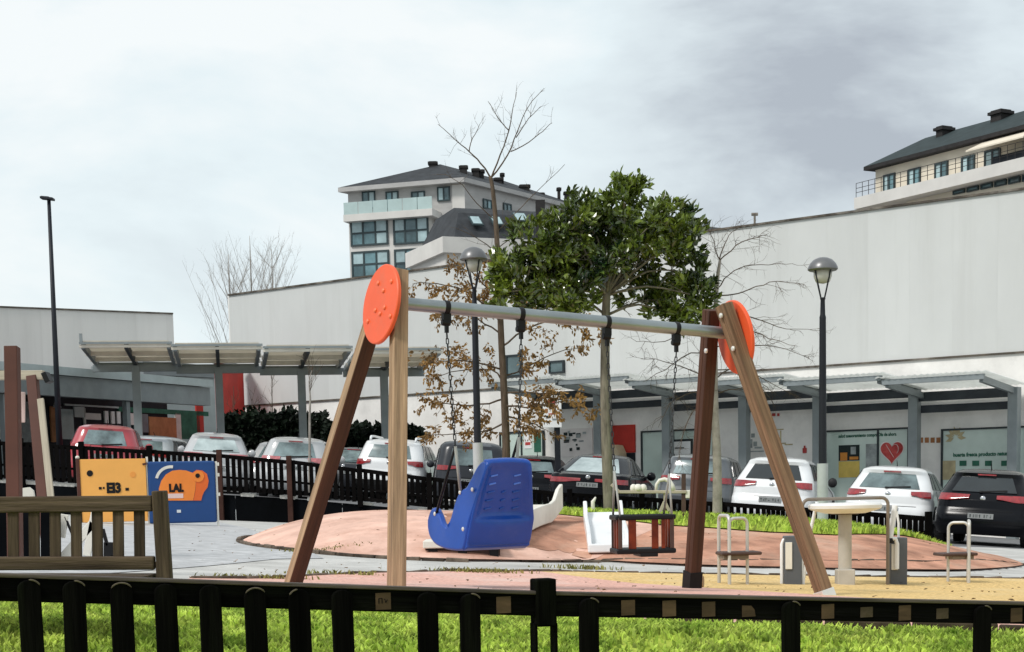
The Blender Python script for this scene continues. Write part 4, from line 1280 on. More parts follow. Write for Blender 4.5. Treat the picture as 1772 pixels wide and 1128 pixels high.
def car(name, label, px, d, rel, style, m, roof_py=None, glass='car_glass', side_glass='car_glass_dark', light='tail_light', L=None, W=None, H=None, spoiler=True,
        rails=False, bump_dark=False, wiper=True, plate=True, emblem=True, light_rows=None, roof_m=None, group='cars parked behind the playground', third=True, light_w=2):
    b = dict(BODY[style])
    s = (H or b['H']) / b['H']
    b['W'] = W or b['W']; b['L'] = L or b['L']
    zs = [.0]
    base = at_d(px, d, zc)
    bearing = math.atan2(base.x, base.y)
    hd = bearing + R(rel)
    fw = Vector((math.sin(hd), math.cos(hd), 0)); lf = Vector((-math.cos(hd), math.sin(hd), 0))
    slope = -0.078
    fwz = Vector((fw.x, fw.y, slope * fw.x)).normalized(); lfz = Vector((lf.x, lf.y, slope * lf.x)).normalized(); upz = fwz.cross(lfz)
    if upz.z < 0:
        upz = -upz
    Mw = Matrix(((fwz.x, lfz.x, upz.x, base.x), (fwz.y, lfz.y, upz.y, base.y), (fwz.z, lfz.z, upz.z, base.z), (0, 0, 0, 1))) @ Matrix.Diagonal((1, 1, s, 1))
    T = thing(name, base, label, 'car', group)
    g0, g1 = b['glass']; s0, s1 = b['side']; l0, l1 = b['light']
    zmin = b['rear'][0][0]
    lv = sorted(set([round(z, 4) for z, _ in b['rear'] + b['front'] + b['half']] + [g0, g1, s0, s1, l0, l1, (l0 + l1) / 2, (g0 + g1) / 2, g0 - .02, g1 + .02]))
    rings = [slice_pts(b, z) for z in lv]
    mb = MB(); vs = []
    for z, r in zip(lv, rings):
        vs += [(x, y, z) for x, y in r]
    n = NPER
    fs = []
    for j in range(len(lv) - 1):
        for i in range(n):
            i2 = (i + 1) % n
            fs.append((j * n + i, j * n + i2, (j + 1) * n + i2, (j + 1) * n + i))
    # roof cap: rings shrinking to the middle
    top = len(lv) - 1
    cx_ = sum(p[0] for p in rings[top]) / n
    for q, dz in ((0.66, .012), (0.33, .018)):
        vs += [(cx_ + (x - cx_) * q, y * q, lv[top] + dz) for x, y in rings[top]]
    for k in range(2):
        a, c = (top + k) * n, (top + k + 1) * n
        fs += [(a + i, a + (i + 1) % n, c + (i + 1) % n, c + i) for i in range(n)]
    vs.append((cx_, 0, lv[top] + .02))
    a = (top + 2) * n
    fs += [(a + i, a + (i + 1) % n, len(vs) - 1) for i in range(n)]
    fs.append(tuple(range(n))[::-1])
    mb.add(vs, fs)
    def put(mbx, nm, mm, par=T, smooth=True, bevel=0.0):
        me = bpy.data.meshes.new(nm); me.from_pydata(mbx.v, [], mbx.f)
        bm = bmesh.new(); bm.from_mesh(me); bmesh.ops.recalc_face_normals(bm, faces=bm.faces); bm.to_mesh(me); bm.free()
        return link(nm, me, mm, par, smooth, bevel, world=Mw)
    body = put(mb, 'body', m, smooth=48)
    def patch(nm, mm, z0, z1, idx, off=0.008, par=T, taper=None):
        """a panel lying just proud of the body between two heights"""
        zz = [z0] + [z for z in lv if z0 + .004 < z < z1 - .004] + [z1]
        mp = MB(); pv = []
        for z in zz:
            r = slice_pts(b, z)
            for i in idx:
                x, y = r[i % n]; x1, y1 = r[(i + 1) % n]; x2, y2 = r[(i - 1) % n]
                t = Vector((x1 - x2, y1 - y2)); t.normalize()
                nx, ny = t.y, -t.x
                if (x - b['L'] / 2) * nx + y * ny * 3 < 0:
                    nx, ny = -nx, -ny
                zt_ = z
                if taper is not None:
                    dist = abs(idx.index(i) - taper) / max(1, len(idx) - 1)
                    kk = 0.55 + 0.45 * sstep(dist, 0, .55)
                    zt_ = z1 - (z1 - z) * kk - (1 - kk) * .15 * (z1 - z0)
                pv.append((x + nx * off, y + ny * off, zt_ + (off if nm == 'windscreen' else off * .5)))
        k = len(idx)
        pf = [(j * k + i, j * k + i + 1, (j + 1) * k + i + 1, (j + 1) * k + i) for j in range(len(zz) - 1) for i in range(k - 1)]
        mp.add(pv, pf)
        me = bpy.data.meshes.new(nm); me.from_pydata(mp.v, [], mp.f)
        o = link(nm, me, mm, par, True, world=Mw)
        sol = o.modifiers.new('thick', 'SOLIDIFY'); sol.thickness = 0.016; sol.offset = 0
        es = o.modifiers.new('sharp', 'EDGE_SPLIT'); es.split_angle = R(50)
        return o
    rw = patch('rear_window', glass, g0, g1, list(range(-1 if style in ('hatch', 'sedan') else 0, NR_ + (1 if style in ('hatch', 'sedan') else 0))))
    if wiper:
        x = tab(b['rear'], g0 + .03) - .03
        w_ = MB(); w_.bar((x - .01, 0.05, g0 + .012), (x + .035, -.42, g0 + .05), .03, .028); w_.lathe((x - .01, .05, g0 + .0), [(.035, 0), (.03, .03)], 8)
        put(w_, 'wiper', 'car_plastic', smooth=False)
    # seats seen as dark shapes behind the glass would be inside; side windows and doors
    for side, st in (('r', I_RS), ('l', I_LS)):
        for f0, f1 in ((0.02, .20), (.25, .52), (.56, .86)):
            i0, i1 = st + int(round(f0 * (NS_ - 1))), st + int(round(f1 * (NS_ - 1)))
            if side == 'l':
                i0, i1 = st + (NS_ - 1) - int(round(f1 * (NS_ - 1))), st + (NS_ - 1) - int(round(f0 * (NS_ - 1)))
            if style == 'van' and f0 < .1:
                continue
            if i1 - i0 < 1:
                continue
            patch('side_window', side_glass, s0 + .02, s1, list(range(i0, i1 + 1)))
    patch('windscreen', side_glass, s0 + .03, s1, list(range(I_F - 1, I_F + NR_ + 1)))
    # lights on both rear corners
    lw = light_w
    if light:
        ri = list(range(NR_ - 1 - lw, I_RS - 1)); li = list(range(-(NC_) + 2, lw + 1))
        lm = lerp(l0, l1, .62); hl = (l1 - l0) * .29
        for q, inner in ((ri, 0), (li, len(li) - 1)):
            tl = patch('tail_light', light, lm - hl, lm + hl, q, off=0.014, taper=inner)
    # shut lines of the doors and the tailgate
    def seam(idx_f, z0, z1):
        pts_ = []
        for k in range(7):
            z = lerp(z0, z1, k / 6); r = slice_pts(b, z)
            x, y = r[idx_f(z) % n]
            pts_.append((x, y * 1.002, z))
        sm_ = MB(); sm_.tube(pts_, .0075, 4); put(sm_, 'shut_line', 'car_plastic', smooth=False)
    for st_ in (I_RS, I_LS):
        for fr_ in (.22, .54, .88):
            ii = st_ + int(round((fr_ if st_ == I_RS else 1 - fr_) * (NS_ - 1)))
            seam(lambda z, ii=ii: ii, .42, s0)
    zb_ = l0 - .10 if style != 'sedan' else l0 - .02
    rr_s = slice_pts(b, zb_)
    sm_ = MB(); sm_.tube([(x - .002, y, zb_) for x, y in (rr_s[i] for i in range(0, NR_))], .007, 4); put(sm_, 'shut_line', 'car_plastic', smooth=False)
    # bumper strip
    patch('bumper', 'car_plastic' if bump_dark else m, zmin + .02, zmin + (.30 if bump_dark else .2), list(range(-NC_, I_RS + 2)), off=0.02)
    x = tab(b['rear'], .5)
    if plate:
        zp_ = (.56 if m == 'paint_black_car' and style == 'hatch' else .60 if style == 'hatch' else l0 + .03 if style == 'sedan' else .74)
        xp = tab(b['rear'], zp_) - .012
        p_ = MB(); p_.box(xp - .012, xp, -.235, .235, zp_ - .05, zp_ + .05); po = put(p_, 'number_plate', 'plate', smooth=False)
        p_ = MB()
        pr_ = random.Random(label)
        for k in range(7):
            yy = .185 - k * .056 - (.03 if k > 3 else 0)
            for q in range(pr_.choice((2, 3, 3))):
                a_ = yy + pr_.uniform(-.014, .014); z_ = zp_ + pr_.uniform(-.024, .024)
                if pr_.random() < .5:
                    p_.box(xp - .0145, xp - .0122, a_ - .004, a_ + .004, zp_ - .03, zp_ + .03)
                else:
                    p_.box(xp - .0145, xp - .0122, yy - .014, yy + .014, z_ - .004, z_ + .004)
        put(p_, 'plate_characters', 'print_dark', po, smooth=False)
    if emblem:
        ze_ = g0 - .12
        xe = tab(b['rear'], ze_) + .0
        e_ = MB(); e_.lathe((xe + .005, 0, ze_), [(.05, 0), (.055, .012), (.035, .02)], 14, axis=(-1, 0, 0)); put(e_, 'emblem', 'chrome')
    if third:
        zt_ = g1 + .04
        xt = tab(b['rear'], zt_)
        t_ = MB(); t_.box(xt - .02, xt + .05, -.17, .17, zt_ - .012, zt_ + .014); put(t_, 'brake_light', 'tail_light', smooth=False)
    if rails:
        hw = b['W'] / 2 * tab(b['half'], b['H'] - .04) - .03
        for sgn in (-1, 1):
            r_ = MB(); r_.tube([(.55, sgn * hw, b['H'] - .05), (.62, sgn * hw, b['H'] + .03), (1.0, sgn * hw, b['H'] + .05), (2.1, sgn * hw, b['H'] + .04), (2.25, sgn * hw, b['H'] - .05)], [.028, .035, .03, .03, .025], 8)
            put(r_, 'roof_rail', m if rails is True else rails)
    an = MB(); an.tube([(tab(b['rear'], b['H']) + .12, 0, b['H'] - .0), (tab(b['rear'], b['H']) - .02, 0, b['H'] + .12)], [.012, .006], 6); put(an, 'aerial', 'car_plastic')
    # mirrors
    xm = b['L'] - tab(b['front'], s0 + .05) - .35
    hw = b['W'] / 2 * tab(b['half'], s0)
    for sgn in (-1, 1):
        m_ = MB(); m_.lathe((xm, sgn * (hw + .12), s0 + .03), [(.05, -.06), (.095, -.03), (.105, .02), (.08, .06), (.02, .08)], 12, axis=(1, 0, 0))
        m_.bar((xm, sgn * (hw - .05), s0), (xm, sgn * (hw + .06), s0 + .01), .06, .05)
        put(m_, 'mirror', m if m not in ('paint_white_car',) else 'car_plastic')
    # wheels
    rw_ = .31 if style not in ('suv', 'van') else .34
    for xw in (.80, b['L'] - .86):
        for sgn in (-1, 1):
            y0 = sgn * (b['W'] / 2 - .19)
            ar = MB(); ar.lathe((xw, sgn * (b['W'] / 2 - .16), (rw_ + .02)), [(rw_ + .06, 0), (rw_ + .06, .166)], 24, axis=(0, sgn, 0)); put(ar, 'wheel_arch', 'car_plastic', smooth=False)
            ty = MB(); ty.lathe((xw, y0, rw_), [(rw_ - .06, 0), (rw_ - .01, .015), (rw_, .05), (rw_, .16), (rw_ - .015, .195), (rw_ - .08, .205)], 24, axis=(0, sgn, 0))
            wo = put(ty, 'wheel', 'tyre', smooth=40)
            ri_ = MB(); ri_.lathe((xw, y0 + sgn * .2, rw_), [(rw_ - .085, 0), (rw_ - .10, .012), (.07, .002), (.05, .016)], 16, axis=(0, sgn, 0))
            put(ri_, 'rim', 'rim', wo)
    return T
CARS = [
    ('parked_car', 'red estate car seen above the orange play panel', 178, 40.0, 4, 'wagon', 'paint_red_car', dict(glass='car_glass', H=1.54, light='tail_light')),
    ('parked_car', 'pale white saloon car just behind the red estate car', 238, 46.5, 24, 'hatch', 'paint_pale_car', dict(light='tail_light', H=1.45)),
    ('parked_car', 'slate grey hatchback with large pale rear window beside the red car', 371, 41.0, 0.5, 'hatch', 'paint_silver_car', dict(glass='car_glass_pale', H=1.52, light='tail_light_pale', W=1.72)),
    ('parked_car', 'silver compact car half hidden behind the silver people carrier', 480, 45.5, 5, 'hatch', 'paint_silver_car', dict(glass='car_glass', H=1.47)),
    ('parked_car', 'silver people carrier behind the bare sapling', 505, 39.8, 6, 'wagon', 'paint_silver_car', dict(glass='car_glass', light='tail_light_pale', H=1.50, W=1.74)),
    ('parked_car', 'dark car glimpsed between the silver people carrier and the white off roader', 590, 44.5, 12, 'sedan', 'paint_grey_car', dict()),
    ('parked_car', 'white off roader with roof rails behind the swing post', 668, 41.5, 11, 'suv', 'paint_white_car', dict(rails=True, glass='car_glass', bump_dark=True, light_w=1)),
    ('parked_car', 'dark van with pale roof behind the lamp post', 812, 39.0, -2, 'van', 'paint_grey_car', dict(H=1.62, W=1.72, glass='car_glass', light='tail_light')),
    ('parked_car', 'dark car showing beside the blue swing seat top', 915, 44.0, 8, 'hatch', 'paint_black_car', dict(glass='car_glass')),
    ('parked_car', 'black saloon with red lights behind the evergreen trunk', 1012, 35.2, 11, 'sedan', 'paint_black_car', dict(glass='car_glass_pale', light_w=4, wiper=False)),
    ('parked_car', 'grey off roader with light roof behind the bare tree', 1196, 39.0, 10, 'suv', 'paint_slate_car', dict(glass='car_glass', light='tail_light')),
    ('parked_car', 'white crossover with dark roof spoiler behind the leaning swing leg', 1328, 34.4, 10, 'hatch', 'paint_white_car', dict(glass='car_glass_dark', H=1.56, light_w=2)),
    ('parked_car', 'white hatchback behind the table frame', 1528, 32.4, 9, 'hatch', 'paint_white_car', dict(glass='car_glass', H=1.46, light_w=1)),
    ('parked_car', 'glossy black hatchback at the end of the row', 1692, 30.6, 7, 'hatch', 'paint_black_car', dict(glass='car_glass_dark', H=1.46, light_w=3)),
]
for nm, lab, px, d, rel, st, m, kw in CARS:
    car(nm, lab, px, d, rel, st, m, **kw)
# ------------------------------------------------------------------ playground materials
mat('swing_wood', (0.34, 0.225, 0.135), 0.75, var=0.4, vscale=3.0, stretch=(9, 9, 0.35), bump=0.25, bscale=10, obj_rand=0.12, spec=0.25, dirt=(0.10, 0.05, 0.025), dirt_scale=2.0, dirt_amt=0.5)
mat('swing_wood_red', (0.072, 0.029, 0.016), 0.65, var=0.3, vscale=3.0, stretch=(9, 9, 0.35), bump=0.2, bscale=10, obj_rand=0.12, spec=0.3)  # red-brown stain, with the far legs' underside shade put into the colour
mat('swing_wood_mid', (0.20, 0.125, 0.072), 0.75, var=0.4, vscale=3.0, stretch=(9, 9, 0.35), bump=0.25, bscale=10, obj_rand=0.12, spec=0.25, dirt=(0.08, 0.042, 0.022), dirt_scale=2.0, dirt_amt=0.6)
mat('disc_orange', (0.80, 0.105, 0.030), 0.45, var=0.06, vscale=2, spec=0.4, bump=0.03, dirt=(0.60, 0.13, 0.06), dirt_scale=5, dirt_amt=0.5)
mat('disc_rim', (0.85, 0.16, 0.06), 0.4, var=0.05, spec=0.4)
mat('galvanised', (0.30, 0.33, 0.34), 0.38, metal=0.75, var=0.12, vscale=3, bump=0.03)
mat('black_plastic', (0.006, 0.006, 0.007), 0.5, var=0.2, spec=0.25)
mat('chain_steel', (0.05, 0.055, 0.06), 0.5, metal=0.5, var=0.2)
mat('chain_sleeve', (0.35, 0.36, 0.33), 0.6, var=0.1)
mat('blue_plastic', (0.003, 0.060, 0.36), 0.30, var=0.08, vscale=3, spec=0.5, bump=0.03, bscale=60, dirt=(0.05, 0.10, 0.36), dirt_scale=4.5, dirt_amt=0.45)
mat('blue_light', (0.10, 0.22, 0.72), 0.4, var=0.05)
mat('red_rubber', (0.16, 0.020, 0.008), 0.4, var=0.3, vscale=5, spec=0.3, trans=0.2, col2=(0.30, 0.05, 0.015))
mat('ivory', (0.74, 0.71, 0.64), 0.5, var=0.06, vscale=2, spec=0.35, dirt=(0.45, 0.42, 0.36), dirt_scale=1.5, dirt_amt=0.4)
mat('slide_white', (0.78, 0.79, 0.80), 0.4, var=0.04, vscale=2, spec=0.4, dirt=(0.5, 0.5, 0.48), dirt_scale=1.5, dirt_amt=0.4)
mat('bench_wood', (0.048, 0.032, 0.021), 0.85, var=0.5, vscale=3.0, stretch=(7, 7, 0.45), bump=0.4, bscale=10, obj_rand=0.25, spec=0.15, dirt=(0.014, 0.012, 0.010), dirt_scale=1.6, dirt_amt=0.85, col2=(0.115, 0.082, 0.054))
mat('brown_paint', (0.085, 0.030, 0.020), 0.6, var=0.15, vscale=2, spec=0.3)
mat('pale_wood', (0.42, 0.37, 0.29), 0.8, var=0.2, vscale=3, stretch=(8, 8, .5), spec=0.2)
mat('panel_yellow', (0.86, 0.42, 0.10), 0.5, var=0.04, vscale=2, spec=0.35)
mat('panel_yellow_dark', (0.82, 0.33, 0.07), 0.5, var=0.04, spec=0.3)
mat('panel_blue', (0.008, 0.055, 0.20), 0.45, var=0.06, vscale=2, spec=0.4)
mat('panel_orange', (0.84, 0.24, 0.035), 0.45, var=0.06, spec=0.4)
mat('panel_orange_dark', (0.72, 0.13, 0.02), 0.45, var=0.06, spec=0.4)
mat('tube_steel', (0.55, 0.54, 0.51), 0.4, metal=0.35, var=0.1, spec=0.4)
mat('tube_brown', (0.22, 0.18, 0.145), 0.5, metal=0.2, var=0.1, spec=0.4)
mat('seat_brown', (0.07, 0.04, 0.032), 0.6, var=0.2, vscale=4, spec=0.3)
mat('table_white', (0.80, 0.79, 0.77), 0.45, var=0.05, vscale=2, spec=0.35, dirt=(0.5, 0.47, 0.43), dirt_scale=2, dirt_amt=.4)
mat('table_stone', (0.45, 0.42, 0.37), 0.8, var=0.12, vscale=4, spec=0.2)
mat('box_grey', (0.10, 0.11, 0.125), 0.5, var=0.1, spec=0.35)
mat('lamp_black', (0.010, 0.012, 0.018), 0.5, var=0.15, spec=0.3)
mat('lamp_cap', (0.16, 0.16, 0.165), 0.35, metal=0.4, var=0.1)
mat('lamp_glass', (0.62, 0.62, 0.58), 0.3, var=0.05, trans=0.3)
mat('sleeve_grey', (0.42, 0.45, 0.46), 0.6, var=0.12, vscale=2)
mat('silver_bolt', (0.75, 0.74, 0.70), 0.4, metal=0.5, var=0.05)

Zv = Vector((0, 0, 1))
# ------------------------------------------------------------------ swing frame
fNL, fFL, fNR, fFR = G(686, 1026), G(507, 1012), G(1428, 1032), G(1197, 1020)
tNL, tFL = P(691, 470, 11.80), P(669, 481, 12.02)
tNR, tFR = P(1252, 527, 12.98), P(1231, 536, 13.22)
bL = (fNL + fFL) / 2; bR = (fNR + fFR) / 2
bdir = (bR - bL); bh = Vector((bdir.x, bdir.y, 0)).normalized()
SW = thing('swing_set', (bL + bR) / 2, 'wooden swing frame with orange end discs and steel crossbar', 'swing set')
def leg(foot, top, m):
    lg = None
    ax = (top - foot).normalized()
    side = ax.cross(bh).normalized()
    for s in (-1, 1):
        o = bar_obj('leg' if s < 0 else 'leg_lamella', foot + side * s * 0.028 - ax * 0.02, top + side * s * 0.028, 0.052, 0.105, m, SW if s < 0 else lg, up=bh, bevel=0.006)
        if s < 0:
            lg = o
    return lg
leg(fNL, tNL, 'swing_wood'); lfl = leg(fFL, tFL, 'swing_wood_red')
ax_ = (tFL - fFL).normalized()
bar_obj('lit_face', fFL - bh * .054, fFL.lerp(tFL, .985) - bh * .054, .100, .004, 'swing_wood', lfl, up=bh, bevel=.001)  # thin board added: light on the leg's outer face put into colour
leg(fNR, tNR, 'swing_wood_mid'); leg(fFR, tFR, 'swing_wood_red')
# metal shoes of the far frame
for f, t in ((fFR, tFR), (fNR, tNR)):
    ax = (t - f).normalized()
    bar_obj('shoe', f - ax * .03, f + ax * .16 if f is fFR else f + ax * .05, .125, .122, 'black_plastic' if f is fFR else 'silver_bolt', SW, up=bh, bevel=.004)
mb = MB(); q = G(1207, 1018)
mb.lathe(q + Zv * .06 - Vector((0, .02, 0)), [(.0, 0), (.05, .0), (.055, .02), (.05, .05), (0, .05)], 12, axis=(1, -.3, 0)); mb.build('foot_cap', 'swing_wood', SW, smooth=40)
def disc(foot_a, top_a, foot_b, top_b, sgn, px, py, rad, d, bolts):
    ph = R(60 if sgn < 0 else 71)
    n1 = (Vector((math.sin(ph), math.cos(ph), 0)) * sgn + Vector((0, 0, .15))).normalized()
    kz = (P(px, py, d).z - foot_a.z) / (top_a.z - foot_a.z)
    mid = (foot_a.lerp(top_a, kz) + foot_b.lerp(top_b, kz)) / 2 + n1 * 0.03
    # centre: on the outer face of the legs
    o = Vector((0, 0, CAM_Z))
    def on(px, py, off):
        v = ray(px, py); return o + v * (n1.dot(mid + n1 * off - o) / n1.dot(v))
    c = on(px, py, 0.06)
    mb = MB(); mb.lathe(c, [(rad - .008, 0), (rad, .006), (rad, .026), (rad - .008, .032)], 48, axis=n1)
    dd = mb.build('disc', 'disc_orange', SW, smooth=30)
    for bx, by in bolts:
        p = on(bx, by, 0.092)
        mb = MB(); mb.lathe(p, [(.017, 0), (.017, .006), (.011, .012)], 12, axis=n1); mb.build('bolt', 'disc_rim', dd, smooth=40)
    return c, n1
disc(fNL, tNL, fFL, tFL, -1, 664, 527.5, 0.283, 11.85, ((655, 490), (678, 487), (664, 503), (666, 532), (650, 537), (658, 543), (676, 547), (637, 556)))
disc(fNR, tNR, fFR, tFR, 1, 1270, 584, 0.292, 13.1, ())
B0, B1_ = P(700, 525.5, 11.93), P(1247, 575.5, 13.08)
BD = (B1_ - B0).normalized()
mb = MB(); mb.tube([B0 - BD * .02, B1_ + BD * .05], 0.047, 24); mb.build('crossbar', 'galvanised', SW, smooth=40)
# bolts on the far frame legs
for (px, py), (f, t) in ((((1248, 545), (fNR, tNR)), ((1268, 602), (fNR, tNR)), ((1222, 607), (fFR, tFR)))):
    pass
def face_bolt(px, py, f, t):
    o = Vector((0, 0, CAM_Z)); v = ray(px, py)
    mid = (f + t) / 2 - bh * 0.056
    p = o + v * (bh.dot(mid - o) / bh.dot(v))
    # the legs lean along the bar, so meet the face at this height
    k = (p.z - f.z) / (t.z - f.z)
    q = f.lerp(t, k) - bh * 0.054
    v2 = o + v * (bh.dot(q - o) / bh.dot(v))
    mb = MB(); mb.lathe(v2, [(.02, -.004), (.02, .008), (.012, .014)], 12, axis=-bh); mb.build('bolt', 'silver_bolt', SW, smooth=40)
face_bolt(1248, 546, fNR, tNR); face_bolt(1269, 603, fNR, tNR); face_bolt(1222, 607, fFR, tFR)
def beam_at(px):
    lo, hi = 0.0, 1.0
    for _ in range(40):
        m = (lo + hi) / 2
        if proj(B0.lerp(B1_, m))[0] < px: lo = m
        else: hi = m
    return B0.lerp(B1_, lo)
HANG = {}
for px in (772, 901, 1050, 1170):
    p = beam_at(px)
    mb = MB(); mb.lathe(p - BD * .028, [(.048, .008), (.052, .011), (.052, .045), (.048, .048)], 20, axis=BD)
    mb.obox(p - Zv * .072, BD * .030, Vector((bh.y, -bh.x, 0)) * .022, Zv * .028)
    mb.lathe(p - Zv * .11 - BD * .038, [(.020, 0), (.024, .01), (.024, .056), (.020, .066)], 14, axis=BD)
    mb.obox(p - Zv * .152, BD * .012, Vector((bh.y, -bh.x, 0)) * .014, Zv * .03)
    mb.build('hanger', 'black_plastic', SW, smooth=35)
    HANG[px] = p - Zv * .178
def chain(pts, parent, r=0.0058, nm='chain', m='chain_steel', step=0.042):
    """a steel chain: links turned by a quarter one after another"""
    mb = MB()
    for a, b in zip(pts, pts[1:]):
        a, b = Vector(a), Vector(b)
        d = (b - a); n = max(1, int(d.length / step)); z = d.normalized()
        x = z.cross(Vector((.3, 1, .1))).normalized(); y = z.cross(x)
        for k in range(n):
            c = a + d * ((k + .5) / n); hl = d.length / n * .62
            s = x if k % 2 else y
            w = 0.0085
            mb.tube([c - z * hl - s * w * .2, c - z * hl * .6 - s * w, c + z * hl * .6 - s * w, c + z * hl + s * w * .2, c + z * hl * .6 + s * w, c - z * hl * .6 + s * w, c - z * hl - s * w * .2], r * .75, 5, cap=False)
    return mb.build(nm, m, parent, smooth=True, fix=False)

# ------------------------------------------------------------------ blue bucket seat
sa = R(31)
s_f = Vector((-math.sin(sa), math.cos(sa), 0)); s_u = Vector((math.cos(sa), math.sin(sa), 0))
SO = P(853, 950, 12.22)
BS = thing('bucket_swing', SO, 'large blue bucket swing seat with a high slotted back', 'swing seat')
def crom(pts, n=6, closed=True):
    out = []
    m = len(pts)
    for i in range(m):
        p0, p1, p2, p3 = (Vector(pts[(i + k - 1) % m]) for k in range(4))
        for k in range(n):
            t = k / n
            out.append(tuple(0.5 * ((2 * p1) + (-p0 + p2) * t + (2 * p0 - 5 * p1 + 4 * p2 - p3) * t * t + (-p0 + 3 * p1 - 3 * p2 + p3) * t ** 3)))
    return out
def sp(s, y, z):
    hw = 1 - 0.33 * max(0, z - .2) / .45
    return SO + s_f * s + s_u * y * hw + Zv * z
side = [(.30, .015), (.41, .045), (.49, .11), (.515, .22), (.485, .30), (.42, .315), (.345, .265), (.27, .195), (.205, .175), (.155, .235), (.125, .35), (.085, .425), (.03, .455), (-.015, .47), (-.07, .54), (-.125, .615), (-.19, .655), (-.255, .645), (-.265, .60), (-.20, .40), (-.135, .22), (-.06, .03), (0, 0), (.18, 0)]
so = crom(side, 4)
mb = MB()
HWS = .285
for sg in (-1, 1):
    k = len(so); vs = []
    for y in (HWS * sg, (HWS - .055) * sg):
        vs += [sp(s, y, z) for s, z in so]
    fs = [tuple(range(k)), tuple(range(2 * k - 1, k - 1, -1))] + [(i, (i + 1) % k, k + (i + 1) % k, k + i) for i in range(k)]
    mb.add(vs, fs)
shell = mb.build('side_wing', 'blue_plastic', BS, smooth=35, bevel=0.018)
# the back: a dished panel between the wings
mb = MB()
rows = [(-.075, .03), (-.105, .12), (-.145, .215), (-.158, .235), (-.175, .32), (-.205, .42), (-.235, .52), (-.262, .60), (-.262, .635), (-.235, .652), (-.19, .655)]
nc = 13
vs, fs = [], []
for j, (s, z) in enumerate(rows):
    for i in range(nc):
        y = lerp(-HWS + .004, HWS - .004, i / (nc - 1))
        e_ = 1 - abs(y) / HWS
        dish = 0.05 * min(1, max(0, (e_ - .12)) * 8) if 3 <= j <= 7 else 0.0
        bulge = -0.034 * math.sin(math.pi * min(1, max(0, e_)) / 2) if j < 3 else 0
        vs.append(sp(s + dish + bulge, y, z + (.012 * (1 - (y / HWS) ** 2) if j > 7 else 0)))
for j in range(len(rows) - 1):
    for i in range(nc - 1):
        fs.append((j * nc + i, j * nc + i + 1, (j + 1) * nc + i + 1, (j + 1) * nc + i))
mb.add(vs, fs)
bk = mb.build('backrest', 'blue_plastic', BS, smooth=50)
sol = bk.modifiers.new('thick', 'SOLIDIFY'); sol.thickness = .03; sol.offset = 0
sb = bk.modifiers.new('round', 'SUBSURF'); sb.levels = 2; sb.render_levels = 2
for r in range(5):
    z = .31 + .06 * r; s = lerp(-.175, -.243, (z - .32) / .23) + .032
    for y in (-.13, .0, .13) if r < 3 else (-.135, .135):
        c = sp(s, y, z)
        mb = MB(); mb.obox(c, s_u * (.030 if y else .018) + Zv * .006, (s_f * .9 + Zv * .35) * .008, Zv * .006); mb.build('slot', 'blue_light' if (r > 2 and y) else 'blue_plastic', bk, bevel=.003)
mb = MB()
pan = [(-.09, .02), (-.03, -.002), (.17, -.002), (.29, .035), (.40, .075), (.47, .13), (.44, .16), (.30, .10), (.0, .09), (-.10, .12)]
k = len(pan); vs = []
for y in (-HWS + .012, HWS - .012):
    vs += [sp(s, y, z) for s, z in pan]
mb.add(vs, [tuple(range(k)), tuple(range(2 * k - 1, k - 1, -1))] + [(i, (i + 1) % k, k + (i + 1) % k, k + i) for i in range(k)])
mb.build('seat_pan', 'blue_plastic', BS, smooth=35, bevel=.01)
for px, lpx in ((772, (788, 772)), (901, (898, 756))):
    h = HANG[px]; j = P(lpx[0], lpx[1], h.y + .02)
    chain([h, j], BS)
    if px == 772:
        e1, e2 = sp(.06, -HWS, .44), sp(.38, -HWS, .28)
    else:
        e1, e2 = sp(.06, HWS, .44), sp(.38, HWS, .28)
    mb = MB(); mb.tube([j, e1], .012, 8); mb.build('strap', 'chain_sleeve', BS, smooth=True)
    mb = MB(); mb.tube([j, e2], .011, 8); mb.build('strap', 'black_plastic', BS, smooth=True)

for sg in (-1, 1):
    for s_, z_ in ((.06, .43), (.40, .27), (-.12, .45), (-.06, .16)):
        mb = MB(); mb.lathe(sp(s_, (HWS + .001) * sg, z_), [(.016, 0), (.016, .006), (.009, .011)], 10, axis=s_u * sg); mb.build('bolt', 'silver_bolt', BS, smooth=40)
# ------------------------------------------------------------------ caged toddler seat
CSO = P(1112, 957, 12.82)
CS = thing('toddler_swing', CSO, 'small caged toddler swing seat with red rubber slats', 'swing seat')
cu_, cv_ = Vector((math.cos(R(6)), math.sin(R(6)), 0)), Vector((-math.sin(R(6)), math.cos(R(6)), 0))
hw, hd, hh = .205, .16, .285
def cc(a, b, z):
    return CSO + cu_ * a + cv_ * b + Zv * z
for a0, b0, a1, b1 in ((-hw, -hd, hw, -hd), (-hw, hd, hw, hd), (-hw, -hd, -hw, hd), (hw, -hd, hw, hd)):
    mb = MB(); mb.bar(cc(a0 * 1.06, b0, hh), cc(a1 * 1.06, b1, hh), .045, .04); mb.build('top_bar', 'black_plastic', CS, bevel=.012)
mb = MB(); mb.obox(cc(0, 0, .022), cu_ * (hw + .03), cv_ * (hd + .02), Zv * .02); mb.build('seat_base', 'black_plastic', CS, bevel=.012)
mb = MB(); mb.obox(cc(0.02, -.02, -.008), cu_ * .07, cv_ * hd, Zv * .014); mb.build('base_rib', 'black_plastic', CS, bevel=.005)
for a, w in ((-.11, .030), (.07, .026), (.135, .014)):
    for b in (-hd,):
        mb = MB(); mb.obox(cc(a, b, .155), cu_ * w, cv_ * .012, Zv * .115); mb.build('rubber_slat', 'red_rubber', CS, bevel=.004)
